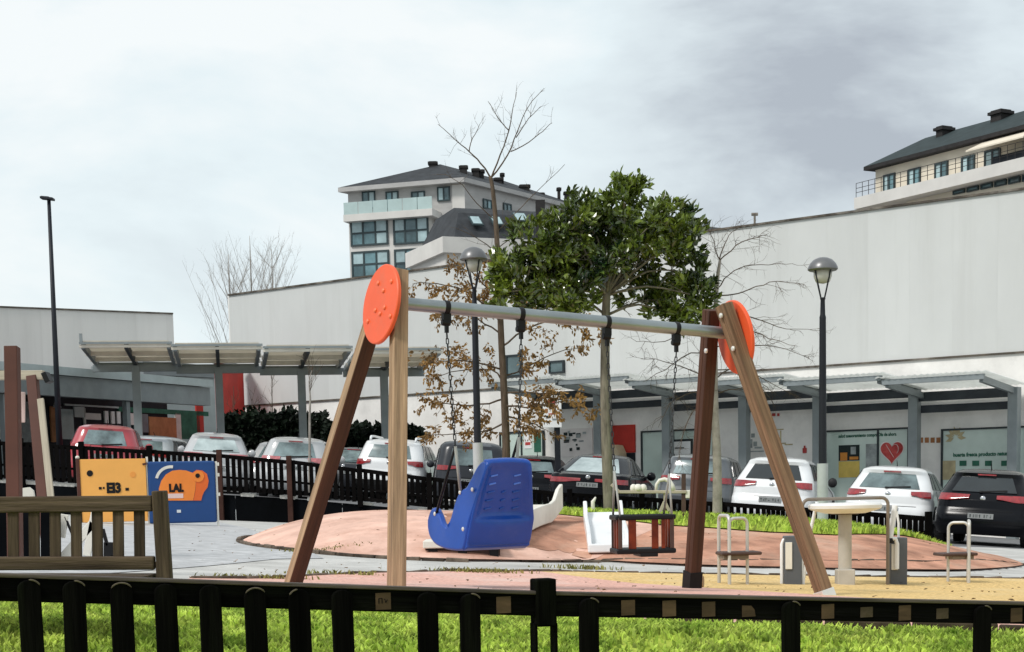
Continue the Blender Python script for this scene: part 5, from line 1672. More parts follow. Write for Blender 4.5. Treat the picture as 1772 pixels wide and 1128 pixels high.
for a in (-hw, hw):
    for b in (-.05, .06):
        mb = MB(); mb.obox(cc(a, b, .155), cv_ * .03, cu_ * .012, Zv * .115); mb.build('rubber_slat', 'red_rubber', CS, bevel=.004)
    for b in (-hd, hd):
        mb = MB(); mb.bar(cc(a, b, .04), cc(a, b, hh), .03, .03); mb.build('corner_post', 'seat_brown', CS, bevel=.004)
for px, (jx, jy), a in ((1050, (1063, 815), -hw), (1170, (1158, 820), hw)):
    h = HANG[px]; j = P(jx, jy, 12.75)
    chain([h, j], CS)
    for b in (-hd, hd):
        mb = MB(); mb.tube([j, cc(a, b, hh + .01)], .009, 7); mb.build('strap', 'chain_sleeve', CS, smooth=True)

# ------------------------------------------------------------------ park bench seen from behind
BD_ = 7.2
def bpx(px, py, dd=0.0):
    return P(px, py, BD_ + dd)
bq = bpx(278, 1000); bgz = gz(bq.x, BD_)
BN = thing('park_bench', (bq.x - .5, BD_, bgz), 'weathered wooden park bench seen from behind', 'bench')
bl = bpx(-330, 1000)
for px, w in ((279, .062), (-330, .062)):
    t = bpx(px - 3, 849); g_ = gz(t.x, BD_)
    bar_obj('back_post', Vector((t.x + .012, BD_ + .02, g_ - .05)), t + Vector((0, -.0, 0)), w, .06, 'bench_wood', BN, up=(0, 1, 0), bevel=.006)
    bar_obj('front_leg', Vector((t.x - .11, BD_ + .52, gz(t.x, BD_ + .52) - .05)), Vector((t.x - .11, BD_ + .52, t.z - .33)), .06, .06, 'bench_wood', BN, up=(0, 1, 0), bevel=.006)
bar_obj('top_rail', bpx(-318, 876), bpx(264, 871), .045, .071, 'bench_wood', BN, bevel=.007)
bar_obj('lower_rail', bpx(-318, 976), bpx(268, 974), .045, .06, 'bench_wood', BN, bevel=.007)
for k in range(15):
    px = 241 - 36.4 * k
    w = .047
    bar_obj('back_slat', bpx(px + .9, 965), bpx(px, 884), w, .018, 'bench_wood', BN, up=(0, 1, 0), bevel=.003)
for k in range(5):
    o = .09 + .11 * k
    z = bpx(100, 976).z - .06
    bar_obj('seat_plank', Vector((bl.x, BD_ + o, z)), Vector((bq.x - .14, BD_ + o, z - .03)), .095, .025, 'bench_wood', BN, bevel=.004)

# ------------------------------------------------------------------ the two play panels
PA = G(139, 906, z_plane); PA = Vector((P(139, 906, 28.6).x, 28.6, 0))
pu = Vector((math.cos(R(17)), math.sin(R(17)), 0))
PP = Plane(PA, PA + pu * 2.6)
def pp_rect(x0, y0, x1, y1):
    return PP.rect(x0, y0, x1, y1)
def ppp(px, py):
    return PP.px(px, py)
ux2 = Vector((0, 0, 1)).cross(PP.n)
def pan_prism(poly_px, m, nm, parent, o0, o1):
    a_ = [PP.px(x, y, o0) for x, y in poly_px]
    mb = MB(); mb.prism(a_, PP.o, PP.u, Zv, PP.n, o0, o1)
    return mb.build(nm, m, parent)
def circle_px(cx, cy, r, n=20, rx=None):
    return [(cx + (rx or r) * math.cos(2 * math.pi * k / n), cy + r * math.sin(2 * math.pi * k / n)) for k in range(n)]
YP = thing('activity_board', PP.pt(.6, 0, gz(*PP.pt(.6, 0, 0).to_2d())), 'orange yellow play panel with dark lettering', 'play panel', 'play panels')
r = pp_rect(140, 794, 254, 903)
part_box(PP, 'board', 'panel_yellow', YP, (r[0], r[1], r[2], r[3]), -.09, 0, bevel=.006)
part_box(PP, 'side_frame', 'brown_paint', YP, (r[0] - .06, r[0] - .003, gz(*PP.pt(0, 0, 0).to_2d()) - .1, r[3] + .02), -.13, .01)
mb = MB(); mb.lathe(PP.pt(r[0] - .03, -.06, r[3] + .02), [(.035, 0), (.035, .03), (.015, .045)], 10); mb.build('post_cap', 'ivory', YP)
mb = MB(); PP.box(mb, r[1] + .01, r[1] + .045, gz(*PP.pt(1.2, 0, 0).to_2d()) - .1, r[3] + .03, -.08, -.03); mb.build('post', 'ivory', YP)
pan_prism(circle_px(155.5, 819, 5.5), 'black_plastic', 'peep_hole', YP, .0, .006)
pan_prism(circle_px(230, 821, 5), 'panel_yellow_dark', 'round_dot', YP, .0, .006)
pan_prism([(246, 802), (254, 800), (254, 804), (247, 805)], 'brown_paint', 'hinge', YP, .0, .02)
a, z = ppp(197, 845)
text_obj('lettering', 'EI3', PP.frame(a, .004, z), .235, 'black_plastic', YP, extrude=.006, sx=.86, offset=.014)
for x0, y0, x1, y1 in ((171, 842.5, 176, 847), (217, 844, 223, 849), (178, 842.5, 181, 846)):
    part_box(PP, 'dash_mark', 'black_plastic', YP, pp_rect(x0, y0, x1, y1), 0, .006)
BP = thing('activity_board', PP.pt(1.9, 0, gz(*PP.pt(1.9, 0, 0).to_2d())), 'dark blue play panel with an orange animal shape', 'play panel', 'play panels')
r = pp_rect(257, 798, 374, 905)
part_box(PP, 'board', 'panel_blue', BP, (r[0], r[1], r[2], r[3]), -.09, 0, bevel=.03)
mb = MB(); PP.box(mb, r[1] + .008, r[1] + .04, r[2] - .25, r[3] - .01, -.08, -.03); mb.build('post', 'ivory', BP)
for zz in (r[3] - .06, r[3] - .25, r[2] + .5):
    mb = MB(); PP.box(mb, r[1] + .03, r[1] + .075, zz - .03, zz + .03, -.075, -.035); mb.build('post_cap', 'ivory', BP)
body_px = []
for k in range(15):
    t = math.pi + math.pi * k / 14
    body_px.append((308 + 34 * math.cos(t) if k < 8 else 308 + 42 * math.cos(t), 848 + 36 * math.sin(t)))
body_px = [(275, 866), (275, 845), (279, 832), (287, 821), (298, 814.5), (310, 813), (322, 814), (333, 818), (339, 830), (338, 846), (334, 866)]
pan_prism(body_px, 'panel_orange', 'animal_body', BP, .0, .012)
pan_prism([(333, 818), (340, 813), (350, 814), (358, 820), (361, 832), (359, 843), (353, 851), (350, 858), (348, 866), (334.5, 866), (338.5, 846), (339.5, 830)], 'panel_orange_dark', 'animal_head', BP, .0, .012)
pan_prism(circle_px(343, 824, 10), 'panel_orange', 'eye_ring', BP, .013, .02)
pan_prism(circle_px(342, 823, 4), 'black_plastic', 'eye', BP, .021, .026)
arc = [(268, 822)] + [(296 + 28 * math.cos(t) , 832 + 27 * math.sin(t)) for t in [math.pi * (1.06 + .06 * k) for k in range(9)]]
arc2 = [(296 + 23 * math.cos(t), 832 + 22 * math.sin(t)) for t in [math.pi * (1.54 - .06 * k) for k in range(9)]]
pan_prism(arc[1:] + arc2, 'ivory', 'white_arc', BP, .0, .012)
a, z = ppp(305, 845)
text_obj('lettering', 'I.AI.', PP.frame(a, .016, z), .19, 'black_plastic', BP, extrude=.005, sx=.85, offset=.012)
part_box(PP, 'pink_strip', 'paint_pink', BP, pp_rect(288, 854, 317, 862), .013, .018)
part_box(PP, 'pale_mark', 'paint_pale_car', BP, pp_rect(306, 882, 313, 887), 0, .006)

# ------------------------------------------------------------------ climbing frame beyond the bench
q = P(22, 860, 13.2)
CF = thing('climbing_structure', (q.x, 13.6, gz(q.x, 13.6)), 'climbing frame of brown posts, ivory boards and black panels beyond the bench', 'climbing frame')
def cpost(nm, p0, p1, d0, d1, w, m, h=None):
    a, b = P(p0[0], p0[1], d0), P(p1[0], p1[1], d1)
    return bar_obj(nm, a, b, w, h or w, m, CF, up=(0, 1, 0), bevel=.006)
cpost('post', (27, 985), (21, 600), 13.0, 13.2, .105, 'brown_paint')
cpost('post', (86, 985), (56, 652), 15.6, 16.2, .10, 'brown_paint')
cpost('ivory_board', (101, 985), (70, 690), 15.4, 16.0, .065, 'pale_wood', .03)
cpost('roof_beam', (-60, 650), (76, 649), 16.2, 16.2, .09, 'pale_wood', .085)
cpost('beam_end', (78, 645), (86, 662), 16.1, 16.1, .05, 'black_plastic', .16)
cpost('sign_board', (36, 731), (36, 678), 13.3, 13.3, .072, 'paint_pink', .012)
cpost('ivory_board', (30, 985), (-40, 905), 14.6, 14.6, .1, 'ivory', .03)
mb = MB()
o_ = P(0, 0, 14.5)
poly = [P(x, y, 14.6) for x, y in ((34, 845), (50, 843), (57, 849), (60, 866), (33, 866))]
poly2 = [p + Vector((0, .04, 0)) for p in poly]
k = len(poly)
mb.add(poly + poly2, [tuple(range(k)), tuple(range(2 * k - 1, k - 1, -1))] + [(i, (i + 1) % k, k + (i + 1) % k, k + i) for i in range(k)])
mb.build('ivory_panel', 'ivory', CF)
for x0, x1 in ((-40, -4), (-1, 33), (36, 68), (71, 103)):
    a, b = P((x0 + x1) / 2, 968, 14.2), P((x0 + x1) / 2, 878, 14.2)
    bar_obj('black_panel', a, b, (x1 - x0) * 14.2 / F_PX, .03, 'black_board', CF, up=(0, 1, 0), bevel=.003)
for p0, p1, w, m in (((106, 930), (112, 890), .07, 'ivory'), ((106, 968), (162, 905), .08, 'ivory'), ((112, 893), (140, 960), .02, 'black_plastic'), ((150, 962), (166, 880), .07, 'ivory'), ((120, 880), (160, 878), .05, 'ivory'),
                     ((178, 915), (186, 945), .03, 'black_plastic'), ((188, 968), (188, 938), .085, 'black_plastic'), ((192, 960), (208, 998), .05, 'black_plastic'), ((44, 998), (46, 965), .09, 'black_plastic'), ((80, 998), (82, 965), .09, 'black_plastic')):
    cpost('brace' if m == 'ivory' else 'bracket', p0, p1, 14.3, 14.3, w, m, .03)

# ------------------------------------------------------------------ slides on the mound
def slide(label, p_top, p_bot, w, side_h, m, ext, nm='slide', rise=None, lip=True):
    p_top, p_bot = Vector(p_top), Vector(p_bot)
    d = Vector((p_bot.x - p_top.x, p_bot.y - p_top.y, 0)).normalized(); s = Vector((d.y, -d.x, 0))
    T = thing(nm, p_bot, label, 'slide', 'slides on the mound')
    prof = []
    n = 12
    for k in range(n + 1):
        t = k / n
        z = lerp(p_top.z, p_bot.z + .06, t) - 0.10 * math.sin(math.pi * t)
        q = p_top.lerp(p_bot, t); prof.append(Vector((q.x, q.y, max(z, p_bot.z + .06, gz(q.x, q.y) + .07))))
    end = prof[-1] + d * ext
    prof.append(Vector((end.x, end.y, prof[-1].z)))
    mb = MB(); vs = []
    for q in prof:
        vs += [q + s * w / 2, q - s * w / 2, q + s * w / 2 - Zv * .035, q - s * w / 2 - Zv * .035]
    fs = []
    k = len(prof)
    for i in range(k - 1):
        a, b = 4 * i, 4 * i + 4
        fs += [(a, a + 1, b + 1, b), (a + 2, b + 2, b + 3, a + 3), (a, b, b + 2, a + 2), (a + 1, a + 3, b + 3, b + 1)]
    fs += [(0, 2, 3, 1), (4 * k - 4, 4 * k - 3, 4 * k - 1, 4 * k - 2)]
    mb.add(vs, fs); mb.build('chute', m, T, smooth=30)
    for sg in (-1, 1):
        mb = MB(); vs = []
        for i, q in enumerate(prof):
            hgt = side_h * (1.0 if i < 2 else 0.72 if i < k - 2 else .35)
            b0 = q + s * sg * (w / 2)
            vs += [b0 - Zv * .05, b0 + Zv * hgt, b0 + s * sg * .05 + Zv * hgt, b0 + s * sg * .05 - Zv * .05]
        fs = []
        for i in range(k - 1):
            a, b = 4 * i, 4 * i + 4
            fs += [(a + j, a + (j + 1) % 4, b + (j + 1) % 4, b + j) for j in range(4)]
        fs += [(0, 1, 2, 3), (4 * k - 1, 4 * k - 2, 4 * k - 3, 4 * k - 4)]
        mb.add(vs, fs); mb.build('side_wall', m, T, bevel=.012)
    if lip:
        mb = MB(); mb.obox(end - Zv * .015, s * (w / 2 + .05), d * .05, Zv * .05); mb.build('end_lip', m, T, bevel=.015)
    return T, prof, d, s
b2 = G(1056, 966); t2 = P(1043, 886, b2.y + 2.0)
slide('white slide running down the slope beside the toddler swing', t2, b2 + Vector((0, .25, 0)), .40, .15, 'slide_white', .2)
mb = MB()
b1 = G(802, 966); t1 = P(932, 873, b1.y + 3.0)
T1, pr, d1, s1 = slide('ivory slide on the mound half hidden by the blue swing seat', t1, b1 + Vector((.25, .55, .02)), .55, .26, 'ivory', .12, lip=False)
pl0, pl1 = P(732, 934, b1.y + .05), P(868, 934, b1.y + .05)
mb = MB(); mb.obox(Vector(((pl0.x + pl1.x) / 2, b1.y + .35, b1.z + .15)), ((pl1.x - pl0.x) / 2, 0, 0), (0, .36, 0), (0, 0, .042)); mb.build('run_out', 'ivory', T1, bevel=.012)
for f in (.12, .5, .9):
    x = lerp(pl0.x, pl1.x, f)
    mb = MB(); mb.box(x - .05, x + .05, b1.y + .05, b1.y + .6, b1.z - .05, b1.z + .107); mb.build('foot_block', 'black_plastic', T1)
mb = MB(); mb.box(pl0.x + .02, pl1.x - .02, b1.y + .10, b1.y + .14, b1.z - .03, b1.z + .10); mb.build('front_board', 'seat_brown', T1)

# ------------------------------------------------------------------ table, stools, exercise posts
tb = G(1462, 1013)
sc_ = F_PX / tb.y
TB = thing('play_table', tb, 'round white table on a thick stone column', 'table')
mb = MB(); mb.lathe(tb, [(.066, .0), (.066, .745)], 20); mb.build('column', 'table_stone', TB, smooth=40)
mb = MB(); mb.obox(tb + Zv * .075, (.085, 0, 0), (0, .085, 0), Zv * .085); mb.build('plinth', 'table_stone', TB, bevel=.01)
mb = MB(); mb.lathe(tb + Zv * .745, [(.20, -.035), (.33, .0), (.355, .015), (.36, .045), (.345, .062), (.30, .066)], 40); mb.build('top', 'table_white', TB, smooth=35)
mb = MB(); mb.lathe(tb + Zv * .70, [(.13, 0), (.18, .02), (.18, .045)], 20); mb.build('top_bracket', 'seat_brown', TB, smooth=40)
def tubeobj(nm, pts, r, m, par):
    mb = MB(); mb.tube(pts, r, 10); return mb.build(nm, m, par, smooth=40)
def arch(a, b, h, rad=.09, n=6):
    """inverted U from foot a to foot b"""
    a, b = Vector(a), Vector(b)
    d = Vector((b.x - a.x, b.y - a.y, 0)).normalized()
    top = max(a.z, b.z) + h
    pts = [a, Vector((a.x, a.y, top - rad))]
    for k in range(1, n + 1):
        t = math.pi / 2 * k / n
        pts.append(Vector((a.x, a.y, 0)) + d * rad * (1 - math.cos(t)) + Zv * (top - rad + rad * math.sin(t)))
    for k in range(0, n + 1):
        t = math.pi / 2 * (1 - k / n)
        pts.append(Vector((b.x, b.y, 0)) - d * rad * (1 - math.cos(t)) + Zv * (top - rad + rad * math.sin(t)))
    return pts + [b]
fa, fb = G(1392, 1012), G(1534, 1013)
FRM = thing('tubular_handrail', (fa + fb) / 2, 'bent steel tube frame standing across the round table', 'handrail')
fa = fa + Vector((0, .1, 0)); fb = fb + Vector((0, -.05, 0))
fa.z, fb.z = gz(fa.x, fa.y), gz(fb.x, fb.y)
tubeobj('tube', arch(fa, fb, .83, .07), .017, 'tube_brown', FRM)
fc, fe = P(1413, 868, tb.y + .35), P(1401, 930, tb.y + .4)
tubeobj('brace_tube', [fa + Vector((.06, .3, .0)), P(1400, 930, fa.y + .3), P(1414, 868, fa.y + .3)], .018, 'slide_white', FRM)
def stool(px, py, label, flip):
    g = G(px, py)
    S = thing('stool', g, label, 'stool', 'stools beside the table')
    f = -1 if flip else 1
    a = g + Vector((-.125 * f, .12, 0)); b = g + Vector((-.060 * f, -.14, 0)); c = g + Vector((.125 * f, -.02, 0))
    for q in (a, b, c): q.z = gz(q.x, q.y)
    tubeobj('handle_tube', arch(a, b, .655, .06), .0165, 'tube_steel', S)
    tubeobj('handle_tube', arch(b + Vector((0, .02, 0)), c, .63, .06), .0155, 'tube_steel', S)
    mb = MB(); mb.obox(g + Vector((.045 * f, .0, .305)), Vector((.19, .02, 0)), (-.015, .15, 0), Zv * .016); mb.build('seat', 'seat_brown', S, bevel=.012)
    mb = MB(); mb.obox(g + Vector((.0, .0, .27)), Vector((.12, .02, 0)), (-.01, .10, 0), Zv * .018); mb.build('seat_frame', 'tube_brown', S, bevel=.004)
    return S
stool(1270, 1013, 'small brown stool with steel tube handles beside the dark swing leg', False)
stool(1660, 1009, 'small brown stool with steel tube handles in front of the black hatchback', True)
def ex_post(px, py, label, side):
    g = G(px, py)
    E = thing('exercise_post', g, label, 'exercise post', 'exercise posts beside the table')
    mb = MB(); mb.obox(g + Zv * .235, (.085, 0, 0), (0, .06, 0), Zv * .245); mb.build('post', 'box_grey', E, bevel=.01)
    mb = MB(); mb.obox(g + Vector((-.045, -.068, .29)), (.032, 0, 0), (0, .006, 0), Zv * .13); mb.build('instruction_plate', 'ivory', E, bevel=.003)
    if side < 0:
        tubeobj('handle_tube', [g + Vector((-.105, -.02, 0)), g + Vector((-.105, -.02, .40)), g + Vector((-.09, -.02, .44)), g + Vector((-.03, -.02, .455)), g + Vector((.0, .0, .455))], .017, 'slide_white', E)
        tubeobj('handle_tube', [g + Vector((.11, .03, .0)), g + Vector((.10, .05, .2)), g + Vector((.14, .1, .62))], .018, 'slide_white', E)
    else:
        tubeobj('handle_tube', [g + Vector((-.03, -.1, .17)), g + Vector((-.03, -.1, .42)), g + Vector((-.045, -.1, .47)), g + Vector((-.10, -.1, .475))], .022, 'slide_white', E)
        tubeobj('handle_tube', [g + Vector((-.10, -.1, .47)), g + Vector((-.045, -.06, .80))], .028, 'slide_white', E)
        mb = MB(); mb.lathe(g + Vector((-.10, -.1, .43)), [(.03, 0), (.034, .02), (.03, .05)], 10); mb.build('joint_knob', 'black_plastic', E)
        tubeobj('handle_tube', [g + Vector((.02, .05, .45)), g + Vector((.02, .05, .62)), g + Vector((.0, .05, .74))], .012, 'slide_white', E)
    return E
ex_post(1371, 1013, 'grey exercise post with white plate behind the leaning swing leg', -1)
ex_post(1553, 1013, 'grey exercise post with tall white lever beside the table', 1)

# ------------------------------------------------------------------ seesaw among the trees
ss = at_d(1122, 23.4)
SE = thing('seesaw', ss, 'weathered wooden seesaw with pale carved handles behind the toddler swing', 'seesaw')
sd = ss.y
def spx(px, py, dd=0):
    return P(px, py, sd + dd)
bar_obj('plank', spx(1072, 851), spx(1188, 851), .09, .045, 'pale_wood', SE, bevel=.008)
for p0, p1 in (((1136, 900), (1150, 868)), ((1166, 900), (1150, 868)), ((1151, 872), (1151, 852)), ((1072, 852), (1058, 838))):
    bar_obj('trestle_leg', spx(*p0), spx(*p1), .045, .045, 'pale_wood', SE, up=(0, 1, 0), bevel=.005)
mb = MB(); mb.tube([spx(1135, 849), spx(1136, 838), spx(1141, 831), spx(1150, 829), spx(1158, 832), spx(1162, 840), spx(1164, 849)], [.02, .022, .025, .03, .035, .045, .05], 8); mb.build('ring_handle', 'ivory', SE, smooth=True)
for dx, r in ((1096, .05), (1104, .07), (1113, .055)):
    mb = MB(); c = spx(dx, 846); mb.lathe(c - Zv * .04, [(r * .6, 0), (r, .04), (r * .8, .09), (r * .3, .11)], 10); mb.build('carved_lump', 'ivory', SE, smooth=True)
mb = MB(); mb.tube([spx(1031, 888, -.1), spx(1026, 878, -.1), spx(1026, 868, -.1), spx(1031, 860, -.1)], [.015, .03, .03, .012], 8); mb.build('curved_handle', 'ivory', SE, smooth=True)
bar_obj('end_block', spx(1190, 862), spx(1190, 848), .07, .06, 'ivory', SE, up=(0, 1, 0), bevel=.01)
bar_obj('end_post', spx(1183, 900), spx(1183, 820), .06, .05, 'seat_brown', SE, up=(0, 1, 0), bevel=.006)

# ------------------------------------------------------------------ lamps
def globe_lamp(px, d, ytop, ycap, yneck, ysleeve, label, capw):
    g = at_d(px, d)
    k = d / F_PX
    zt = P(px, ytop, d).z; zcap = P(px, ycap, d).z; zn = P(px, yneck, d).z; zsl = P(px, ysleeve, d).z
    T = thing('street_lamp', g, label, 'street lamp', 'park lamps')
    mb = MB(); mb.lathe(g, [(.085, -.1), (.085, zsl - g.z)], 16); mb.build('sleeve', 'sleeve_grey', T, smooth=40)
    h = zn - g.z
    mb = MB(); mb.lathe(g, [(.062, zsl - g.z - .02), (.05, h - .28), (.052, h - .26), (.04, h - .22), (.034, h), (.045, h + .02), (.02, h + .04)], 14); mb.build('pole', 'lamp_black', T, smooth=40)
    R_ = capw / 2 * k
    c = Vector((g.x, g.y, zcap))
    hh = zt - zcap
    mb = MB(); mb.lathe(c, [(R_ * .9, -.03), (R_, -.01), (R_ * .98, .02), (R_ * .86, hh * .45), (R_ * .62, hh * .78), (R_ * .3, hh * .96), (.02, hh)], 28); mb.build('cap', 'lamp_cap', T, smooth=50)
    mb = MB(); mb.lathe(c, [(R_ * .62, -.02), (R_ * .6, -.12), (R_ * .45, -.2), (R_ * .1, -.22)], 20); mb.build('globe', 'lamp_glass', T, smooth=True)
    for q in range(4):
        t = R(35 + 90 * q)
        mb = MB(); mb.tube([Vector((g.x, g.y, zn)) + Vector((math.cos(t) * .03, math.sin(t) * .03, 0)), c + Vector((math.cos(t) * R_ * .74, math.sin(t) * R_ * .74, -.01))], .012, 6); mb.build('cap_strut', 'lamp_black', T)
    return T
globe_lamp(829.5, 27.5, 427, 447, 500, 766, 'dark park lamp with domed cap beside the blue swing seat', 47)
globe_lamp(1423.5, 25.0, 445, 465, 519, 802, 'dark park lamp with domed cap behind the white parked cars row', 51)
g = at_d(106, 41.5, zc)
TL = thing('street_lamp', g, 'tall slim street lamp with flat head in front of the shops', 'street lamp')
top = P(84.5, 344, 41.5)
mb = MB(); mb.tube([g, g.lerp(top, .5), top], [.085, .065, .045], 12); mb.build('pole', 'lamp_black', TL, smooth=True)
mb = MB(); hcen = P(82, 343.5, 41.5); mb.obox(hcen, (.16, 0, -.02), (0, .12, 0), (0, 0, .03)); mb.obox(hcen + Vector((-.04, 0, .03)), (.10, 0, -.01), (0, .09, 0), (0, 0, .02)); mb.build('lamp_head', 'lamp_black', TL, bevel=.012)

# ------------------------------------------------------------------ sign on a post by the car park
sg = at_d(964, 36.5, zc)
SG = thing('sign_post', sg, 'white sign with red emblem on a dark post near the saloon', 'sign')
s0, s1 = P(940, 740, 36.5), P(971, 684, 36.5)
bar_obj('post', Vector((P(965, 740, 36.5).x, 36.58, sg.z - .05)), Vector((P(963, 690, 36.5).x, 36.58, s1.z - .05)), .13, .08, 'lamp_black', SG, up=(0, 1, 0), bevel=.004)
mb = MB(); mb.box(s0.x, s1.x, 36.48, 36.51, s0.z, s1.z); mb.build('board', 'paint_white', SG, bevel=.004)
SPl = Plane((s0.x, 36.48), (s1.x, 36.48))
for nm, m, rct in (('emblem', 'print_red', (948, 690, 961, 703)), ('emblem', 'print_brown', (950, 699, 959, 708)), ('text_line', 'print_red', (949, 715, 963, 717)), ('text_line', 'print_dark', (945, 719, 953, 723)), ('text_line', 'print_grey', (956, 724, 966, 727)), ('emblem', 'print_brown', (943, 707, 948, 714))):
    part_box(SPl, nm, m, SG, SPl.rect(*rct), .002, .006)
# ------------------------------------------------------------------ trees and hedges
mat('bark_grey', (0.17, 0.155, 0.12), 0.9, var=0.35, vscale=6, stretch=(3, 3, .6), bump=0.5, bscale=18, spec=0.15)
mat('bark_brown', (0.10, 0.075, 0.055), 0.9, var=0.35, vscale=6, stretch=(3, 3, .6), bump=0.5, bscale=18, spec=0.15)
mat('bark_pale', (0.30, 0.27, 0.24), 0.9, var=0.25, vscale=6, spec=0.15)
mat('magnolia_leaf', (0.030, 0.090, 0.030), 0.24, var=0.5, vscale=1.4, island=0.75, spec=0.9, trans=0.2, col2=(0.19, 0.25, 0.03), detail=3)
mat('oak_leaf', (0.30, 0.18, 0.080), 0.75, var=0.35, vscale=2.0, island=0.45, spec=0.2, trans=0.35, col2=(0.42, 0.25, 0.09))
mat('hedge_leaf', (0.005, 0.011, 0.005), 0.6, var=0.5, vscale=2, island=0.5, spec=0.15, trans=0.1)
trnd = random.Random(21)
def rvec(r=1.0):
    while True:
        v = Vector((trnd.uniform(-1, 1), trnd.uniform(-1, 1), trnd.uniform(-1, 1)))
        if 0.01 < v.length < 1:
            return v * r
LEAF = [(0, 0), (.28, .30), (.62, .36), (1, 0), (.62, -.36), (.28, -.30)]
def add_leaf(mb, p, d, n, ln, wd, fold=0.12):
    d = d.normalized(); s = d.cross(n)
    if s.length < 1e-3: return
    s.normalize(); n = s.cross(d)
    k = len(mb.v)
    mb.v += [tuple(p + d * (a * ln) + s * (b * wd) + n * (fold * ln * (abs(b)))) for a, b in LEAF]
    mb.f += [(k, k + 1, k + 2, k + 3), (k, k + 3, k + 4, k + 5)]
def limb(mb, pts, r0, r1, n=7, wob=0.0):
    out = []
    m = len(pts)
    for i in range(m - 1):
        for k in range(3):
            t = k / 3
            p0, p1, p2, p3 = pts[max(i - 1, 0)], pts[i], pts[i + 1], pts[min(i + 2, m - 1)]
            out.append(0.5 * ((2 * p1) + (-p0 + p2) * t + (2 * p0 - 5 * p1 + 4 * p2 - p3) * t * t + (-p0 + 3 * p1 - 3 * p2 + p3) * t ** 3))
    out.append(pts[-1])
    if wob:
        out = [p if i in (0,) else p + rvec(wob) for i, p in enumerate(out)]
    rad = [lerp(r0, r1, i / (len(out) - 1)) for i in range(len(out))]
    mb.tube(out, rad, n)
    return out
def twigs(mb, path, count, length, r, tips, lvl=1, droop=0.0, up=0.25, t0=0.15, sub=3):
    for _ in range(count):
        t = trnd.uniform(t0, 1.0)
        i = min(len(path) - 2, int(t * (len(path) - 1)))
        p = path[i].lerp(path[i + 1], trnd.random())
        ax = (path[i + 1] - path[i]).normalized()
        d = (ax * trnd.uniform(.3, .9) + rvec(1.0) + Vector((0, 0, up))).normalized()
        ln = length * trnd.uniform(.5, 1.1) * (1.1 - .5 * t)
        pts = [p]
        for k in range(3):
            d = (d + rvec(.35) + Vector((0, 0, -droop))).normalized()
            pts.append(pts[-1] + d * ln / 3)
        mb.tube(pts, [r, r * .8, r * .6, r * .35], 4, cap=False)
        tips.append((pts[1], d)); tips.append((pts[2], d)); tips.append((pts[3], d))
        if lvl > 0:
            twigs(mb, pts, sub, length * .55, r * .6, tips, lvl - 1, droop, up, .3, sub)

# --- evergreen with glossy leaves
MD = 26.0
mg = at_d(1055, MD)
MT = thing('evergreen_tree', mg, 'evergreen tree with dense glossy leaves standing on the lawn', 'tree')
def mp(px, py, dd=0.0):
    return P(px, py, MD + dd)
wood = MB()
tr = limb(wood, [mg - Zv * .15, mp(1050, 780), mp(1047, 660), mp(1048, 560), mp(1050, 500)], .092, .06, 12)
wood.build('trunk', 'bark_grey', MT, smooth=True)
br = MB()
BLOBS = [(905, 472, 62, 48, .3), (940, 420, 62, 44, -.2), (880, 505, 36, 34, 0), (930, 520, 48, 34, .4), (1000, 440, 70, 50, .5), (985, 395, 52, 36, -.3), (1010, 352, 26, 30, .1),
         (1075, 352, 44, 42, 0), (1090, 322, 30, 20, .2), (1062, 400, 66, 40, .6), (1120, 395, 58, 44, -.4), (1165, 385, 44, 44, .2), (1185, 415, 34, 32, -.2), (1140, 440, 52, 32, .5),
         (1190, 470, 36, 32, .1), (1205, 512, 34, 42, -.3), (1155, 520, 46, 40, .3), (1170, 548, 46, 22, 0), (1100, 500, 36, 30, .5), (1000, 510, 40, 34, -.5), (1010, 470, 40, 36, .2), (970, 490, 44, 40, -.2),
         (1060, 460, 40, 34, -.6)]
cr = MB()
for (cx, cy, rx, ry, dd) in BLOBS:
    c = mp(cx, cy, dd)
    k = MD / F_PX
    sx, sz, sy = rx * k, ry * k, (rx + ry) / 2 * k * 1.05
    root = tr[-1] if cy < 520 else tr[-3]
    mid = root.lerp(c, .5) + Vector((0, 0, .10)) + rvec(.08)
    path = limb(br, [root - Zv * .1, mid, c], .024, .008, 6)
    tw = []
    twigs(br, path, 5, min(sx, sz) * 1.1, .008, tw, 1, sub=2)
    nl = int(900 * (rx * ry) / (55 * 40))
    sub = [(c + Vector((trnd.uniform(-1, 1) * sx, trnd.uniform(-1, 1) * sy, trnd.uniform(-1, 1) * sz)) * .78) for _ in range(max(6, nl // 27))]
    for q in sub:
        # a rosette of leaves round a shoot tip
        shoot = ((q - c) + Vector((0, 0, .25)) + rvec(.25)).normalized()
        for j in range(26):
            v = (rvec(1) + shoot * .75).normalized()
            p = q + rvec(.105)
            add_leaf(cr, p, v, (shoot + rvec(.6)), trnd.uniform(.09, .175), trnd.uniform(.055, .10), .22)
br.build('branch', 'bark_grey', MT, smooth=True, fix=False)
cr.build('crown', 'magnolia_leaf', MT, fix=False)

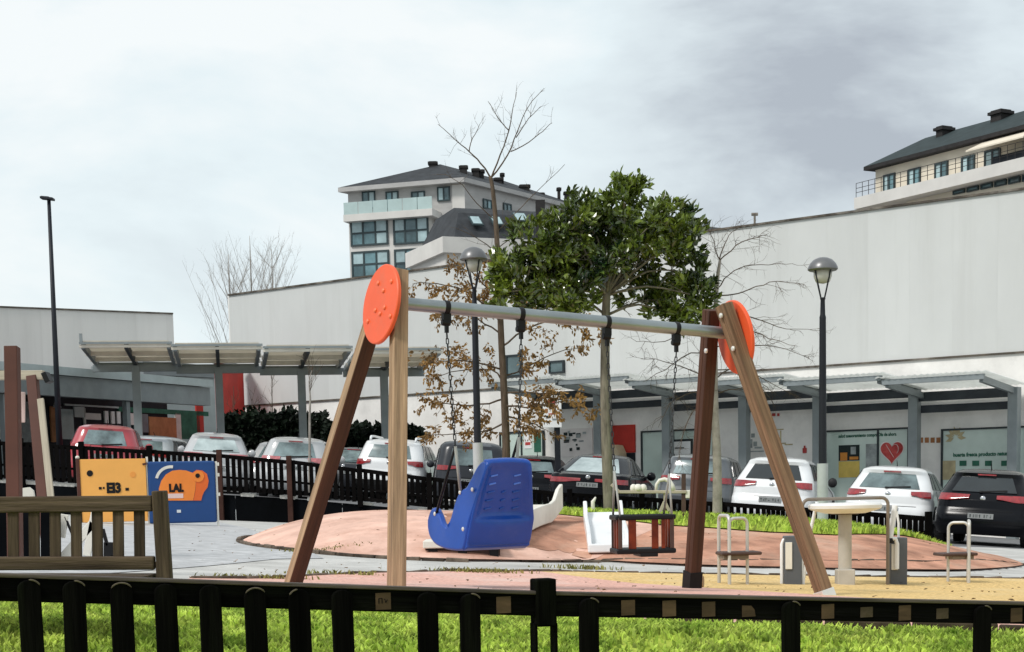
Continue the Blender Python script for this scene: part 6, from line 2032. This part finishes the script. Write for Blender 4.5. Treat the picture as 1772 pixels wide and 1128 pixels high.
# --- tall oak keeping brown leaves on its lower branches
OD = 30.0
og = at_d(877, OD)
OT = thing('oak_tree', og, 'tall slender tree with dry brown leaves below and bare twigs above', 'tree')
def op(px, py, dd=0.0):
    return P(px, py, OD + dd)
tw_ = MB()
otr = limb(tw_, [og - Zv * .15, op(876, 780), op(873, 690), op(868, 600), op(864, 500), op(859, 400), op(853, 330), op(848, 305)], .085, .032, 10)
tw_.build('trunk', 'bark_brown', OT, smooth=True)
ob = MB(); tips = []; bare = []
UP = [[(849, 308), (832, 282), (812, 262), (790, 244), (758, 214)], [(850, 308), (866, 268), (880, 225), (886, 195), (894, 158)], [(851, 306), (878, 268), (895, 228), (910, 190), (942, 152)],
      [(884, 262), (915, 246), (940, 226), (955, 212)], [(893, 238), (915, 205), (935, 185)], [(860, 400), (890, 370), (930, 330), (978, 285)], [(857, 380), (825, 352), (800, 320), (770, 300)],
      [(861, 430), (900, 400), (960, 360)], [(862, 440), (830, 415), (790, 395)], [(812, 262), (818, 240), (830, 215)], [(880, 225), (862, 205), (845, 175)]]
for i, pl in enumerate(UP):
    dd = trnd.uniform(-.6, .6)
    path = limb(ob, [op(x, y, dd * k / (len(pl) - 1)) for k, (x, y) in enumerate(pl)], .017 if i < 3 else .010, .004, 6, .012)
    twigs(ob, path, 7 if i < 3 else 5, .46, .0036, bare, 1, sub=2, up=.35)
LOW = [[(868, 560), (830, 520), (790, 498), (740, 490), (712, 492)], [(868, 600), (910, 570), (960, 552), (1010, 560), (1050, 570)], [(868, 580), (840, 560), (800, 545), (760, 548)],
       [(870, 640), (820, 625), (770, 625), (712, 635)], [(870, 650), (905, 640), (960, 610), (1010, 600)], [(873, 690), (830, 700), (780, 700), (735, 690)], [(873, 680), (920, 680), (965, 690), (1000, 700), (1030, 715)],
       [(875, 730), (840, 745), (790, 750), (740, 752)], [(875, 720), (915, 730), (945, 745)], [(866, 540), (905, 530), (960, 525)], [(871, 660), (850, 640), (800, 640), (750, 655)], [(872, 700), (910, 705), (945, 700), (985, 690)],
       [(867, 520), (845, 500), (815, 470), (780, 460)]]
for i, pl in enumerate(LOW):
    dd = trnd.uniform(-1.0, 1.0)
    path = limb(ob, [op(x, y, dd * k / (len(pl) - 1)) for k, (x, y) in enumerate(pl)], .019, .005, 6, .02)
    twigs(ob, path, 13, .48, .0045, tips, 1, sub=3, up=.05, t0=.2)
ob.build('branch', 'bark_brown', OT, smooth=True, fix=False)
ol = MB()
for p, d in tips:
    if trnd.random() < .85:
        for j in range(trnd.choice((2, 2, 3, 4))):
            v = (d * .4 + rvec(1) + Vector((0, 0, -.5))).normalized()
            add_leaf(ol, p + rvec(.05), v, rvec(1), trnd.uniform(.05, .11), trnd.uniform(.035, .07), .35)
ol.build('crown', 'oak_leaf', OT, fix=False)

# --- bare tree on the lawn beside the far swing leg
BDp = 26.5
bg = at_d(1241, BDp)
BT = thing('bare_tree', bg, 'leafless tree with spreading thin twigs behind the far swing leg', 'tree')
def bpt(px, py, dd=0.0):
    return P(px, py, BDp + dd)
bt = MB()
btr = limb(bt, [bg - Zv * .15, bpt(1241, 800), bpt(1237, 700), bpt(1237, 600), bpt(1240, 500), bpt(1246, 450)], .085, .022, 10)
bt.build('trunk', 'bark_pale', BT, smooth=True)
bb = MB(); tips = []
BL = [[(1246, 452), (1250, 430), (1262, 408), (1276, 394)], [(1241, 500), (1262, 475), (1290, 462), (1330, 458), (1372, 455)], [(1240, 512), (1275, 508), (1310, 496), (1345, 488), (1392, 494)], [(1246, 450), (1235, 420), (1226, 395)],
      [(1239, 545), (1280, 545), (1320, 556), (1360, 568), (1412, 572)], [(1239, 600), (1290, 598), (1340, 600), (1400, 620)], [(1238, 640), (1280, 640), (1330, 660), (1385, 690)], [(1238, 660), (1190, 640), (1150, 625), (1110, 620)],
      [(1238, 690), (1200, 680), (1160, 700), (1140, 740)], [(1238, 620), (1195, 610), (1150, 640), (1115, 660)], [(1238, 680), (1275, 672), (1310, 668), (1340, 700)], [(1238, 560), (1200, 575), (1150, 590), (1100, 592)],
      [(1238, 700), (1200, 712), (1180, 760), (1172, 800)], [(1239, 655), (1262, 640), (1300, 650), (1330, 672)], [(1240, 580), (1290, 570), (1330, 585), (1380, 600)], [(1246, 450), (1275, 425), (1310, 410), (1330, 404)]]
for pl in BL:
    dd = trnd.uniform(-1.2, 1.2)
    path = limb(bb, [bpt(x, y, dd * k / (len(pl) - 1)) for k, (x, y) in enumerate(pl)], .0115, .003, 6, .02)
    twigs(bb, path, 11, .5, .0036, tips, 1, sub=4, up=.0, droop=.05)
bb.build('branch', 'bark_brown', BT, smooth=True, fix=False)
# --- bare sapling in the car park and poplars beyond the halls
sp_ = at_d(536, 38.0, zc)
ST = thing('sapling', sp_, 'thin bare sapling in front of the silver people carrier', 'tree')
sm = MB()
p_ = limb(sm, [sp_, P(536, 720, 38), P(537, 690, 38), P(535, 660, 38), P(540, 640, 38)], .035, .008, 7); sm.build('trunk', 'bark_pale', ST, smooth=True)
sm = MB(); tips = []
twigs(sm, p_[6:], 12, .75, .006, tips, 1, sub=2, up=.7); sm.build('branch', 'bark_brown', ST, smooth=True, fix=False)
pcount = 0
for (px, d, ytop, n, lab) in ((432, 82, 408, 30, 'tall'), (470, 86, 430, 26, 'middle'), (395, 80, 440, 24, 'short')):
    base = Vector((P(px, 600, d).x, d, z_park(0)))
    T = thing('poplar_tree', base, {'tall': 'tallest of the bare pale poplars rising behind the hall', 'middle': 'bare poplar nearest to the white hall corner', 'short': 'shortest bare poplar in the gap between the halls'}[lab], 'tree', 'bare poplars between the halls')
    top = P(px, ytop, d)
    m_ = MB(); path = limb(m_, [base, base.lerp(top, .4) + rvec(.1), base.lerp(top, .7) + rvec(.1), top], .12, .012, 7); m_.build('trunk', 'bark_pale', T, smooth=True)
    m_ = MB()
    for _ in range(n):
        t = trnd.uniform(.25, .9); i = int(t * (len(path) - 1)); p = path[i]
        a = trnd.uniform(0, 6.28); out = Vector((math.cos(a), math.sin(a), 0))
        ln = (top.z - p.z) * trnd.uniform(.55, .95) + .4
        pts = [p, p + out * .35 + Zv * ln * .3, p + out * (.6 + .1 * ln) + Zv * ln * .7, p + out * (.75 + .2 * ln) + Zv * ln]
        m_.tube(pts, [.016, .012, .008, .004], 4, cap=False)
        tt = []
        twigs(m_, pts, 9, 1.0, .0045, tt, 1, up=.8, sub=2)
    m_.build('branch', 'bark_pale', T, smooth=True, fix=False)

# --- hedge behind the cars and dark planting under the far fence
def hedge(name, pts_px, label, nleaf, m, zlow, size, cat='hedge'):
    T = None
    mb = MB()
    for (x0, x1, ytop, d, dep) in pts_px:
        a, b = P(x0, ytop, d), P(x1, ytop, d)
        for _ in range(nleaf):
            t = trnd.random()
            x = lerp(a.x, b.x, t); top = lerp(a.z, b.z, t) + .25 * noise.noise(Vector((x * 1.7, d, 3)))
            z = zlow(x) + (top - zlow(x)) * (trnd.random() ** .6)
            y = d + (trnd.random() ** 1.5) * dep
            add_leaf(mb, Vector((x, y, z)), rvec(1), rvec(1) + Vector((0, -.6, .5)), size * trnd.uniform(.7, 1.3), size * .7, .15)
    return mb, T
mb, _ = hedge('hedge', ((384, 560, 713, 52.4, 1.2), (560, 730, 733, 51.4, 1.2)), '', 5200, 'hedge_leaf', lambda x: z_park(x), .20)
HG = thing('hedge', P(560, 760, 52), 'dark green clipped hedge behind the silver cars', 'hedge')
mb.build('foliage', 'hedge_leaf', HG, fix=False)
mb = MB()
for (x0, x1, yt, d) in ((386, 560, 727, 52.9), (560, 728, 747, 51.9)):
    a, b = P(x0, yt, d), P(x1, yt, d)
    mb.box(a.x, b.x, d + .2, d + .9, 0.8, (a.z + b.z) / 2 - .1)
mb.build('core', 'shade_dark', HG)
# bare bushes in front of the white hall corner
for i, (px, yt, lab) in enumerate(((470, 640, 'thin bare bush before the white hall corner'), (404, 668, 'thin bare bush before the red end wall'), (436, 690, 'small bare bush above the hedge beside the hall corner'))):
    b0 = Vector((P(px, 740, 55).x, 55, z_park(-8)))
    T = thing('bare_bush', b0, lab, 'bush')
    tp = P(px, yt, 55); m_ = MB(); tips = []
    m_.tube([b0, b0.lerp(tp, .5), tp], [.03, .02, .008], 5)
    twigs(m_, [b0.lerp(tp, k / 6) for k in range(7)], 16, .9, .008, tips, 1, up=.7, sub=2)
    m_.build('twig_mass', 'bark_brown', T, fix=False)
# dark low planting between the lawn and the saloon
mb = MB()
for _ in range(5200):
    x = trnd.uniform(-1.0, 4.9); y = back_y(x) - .25 - trnd.random() * .35
    top = f_at(x, FT) - .10
    z = lerp(gz(x, y), top, trnd.random() ** .8 * .85)
    add_leaf(mb, Vector((x, y, z)), rvec(1), rvec(1) + Vector((0, -.6, .5)), trnd.uniform(.05, .1), .05, .15)
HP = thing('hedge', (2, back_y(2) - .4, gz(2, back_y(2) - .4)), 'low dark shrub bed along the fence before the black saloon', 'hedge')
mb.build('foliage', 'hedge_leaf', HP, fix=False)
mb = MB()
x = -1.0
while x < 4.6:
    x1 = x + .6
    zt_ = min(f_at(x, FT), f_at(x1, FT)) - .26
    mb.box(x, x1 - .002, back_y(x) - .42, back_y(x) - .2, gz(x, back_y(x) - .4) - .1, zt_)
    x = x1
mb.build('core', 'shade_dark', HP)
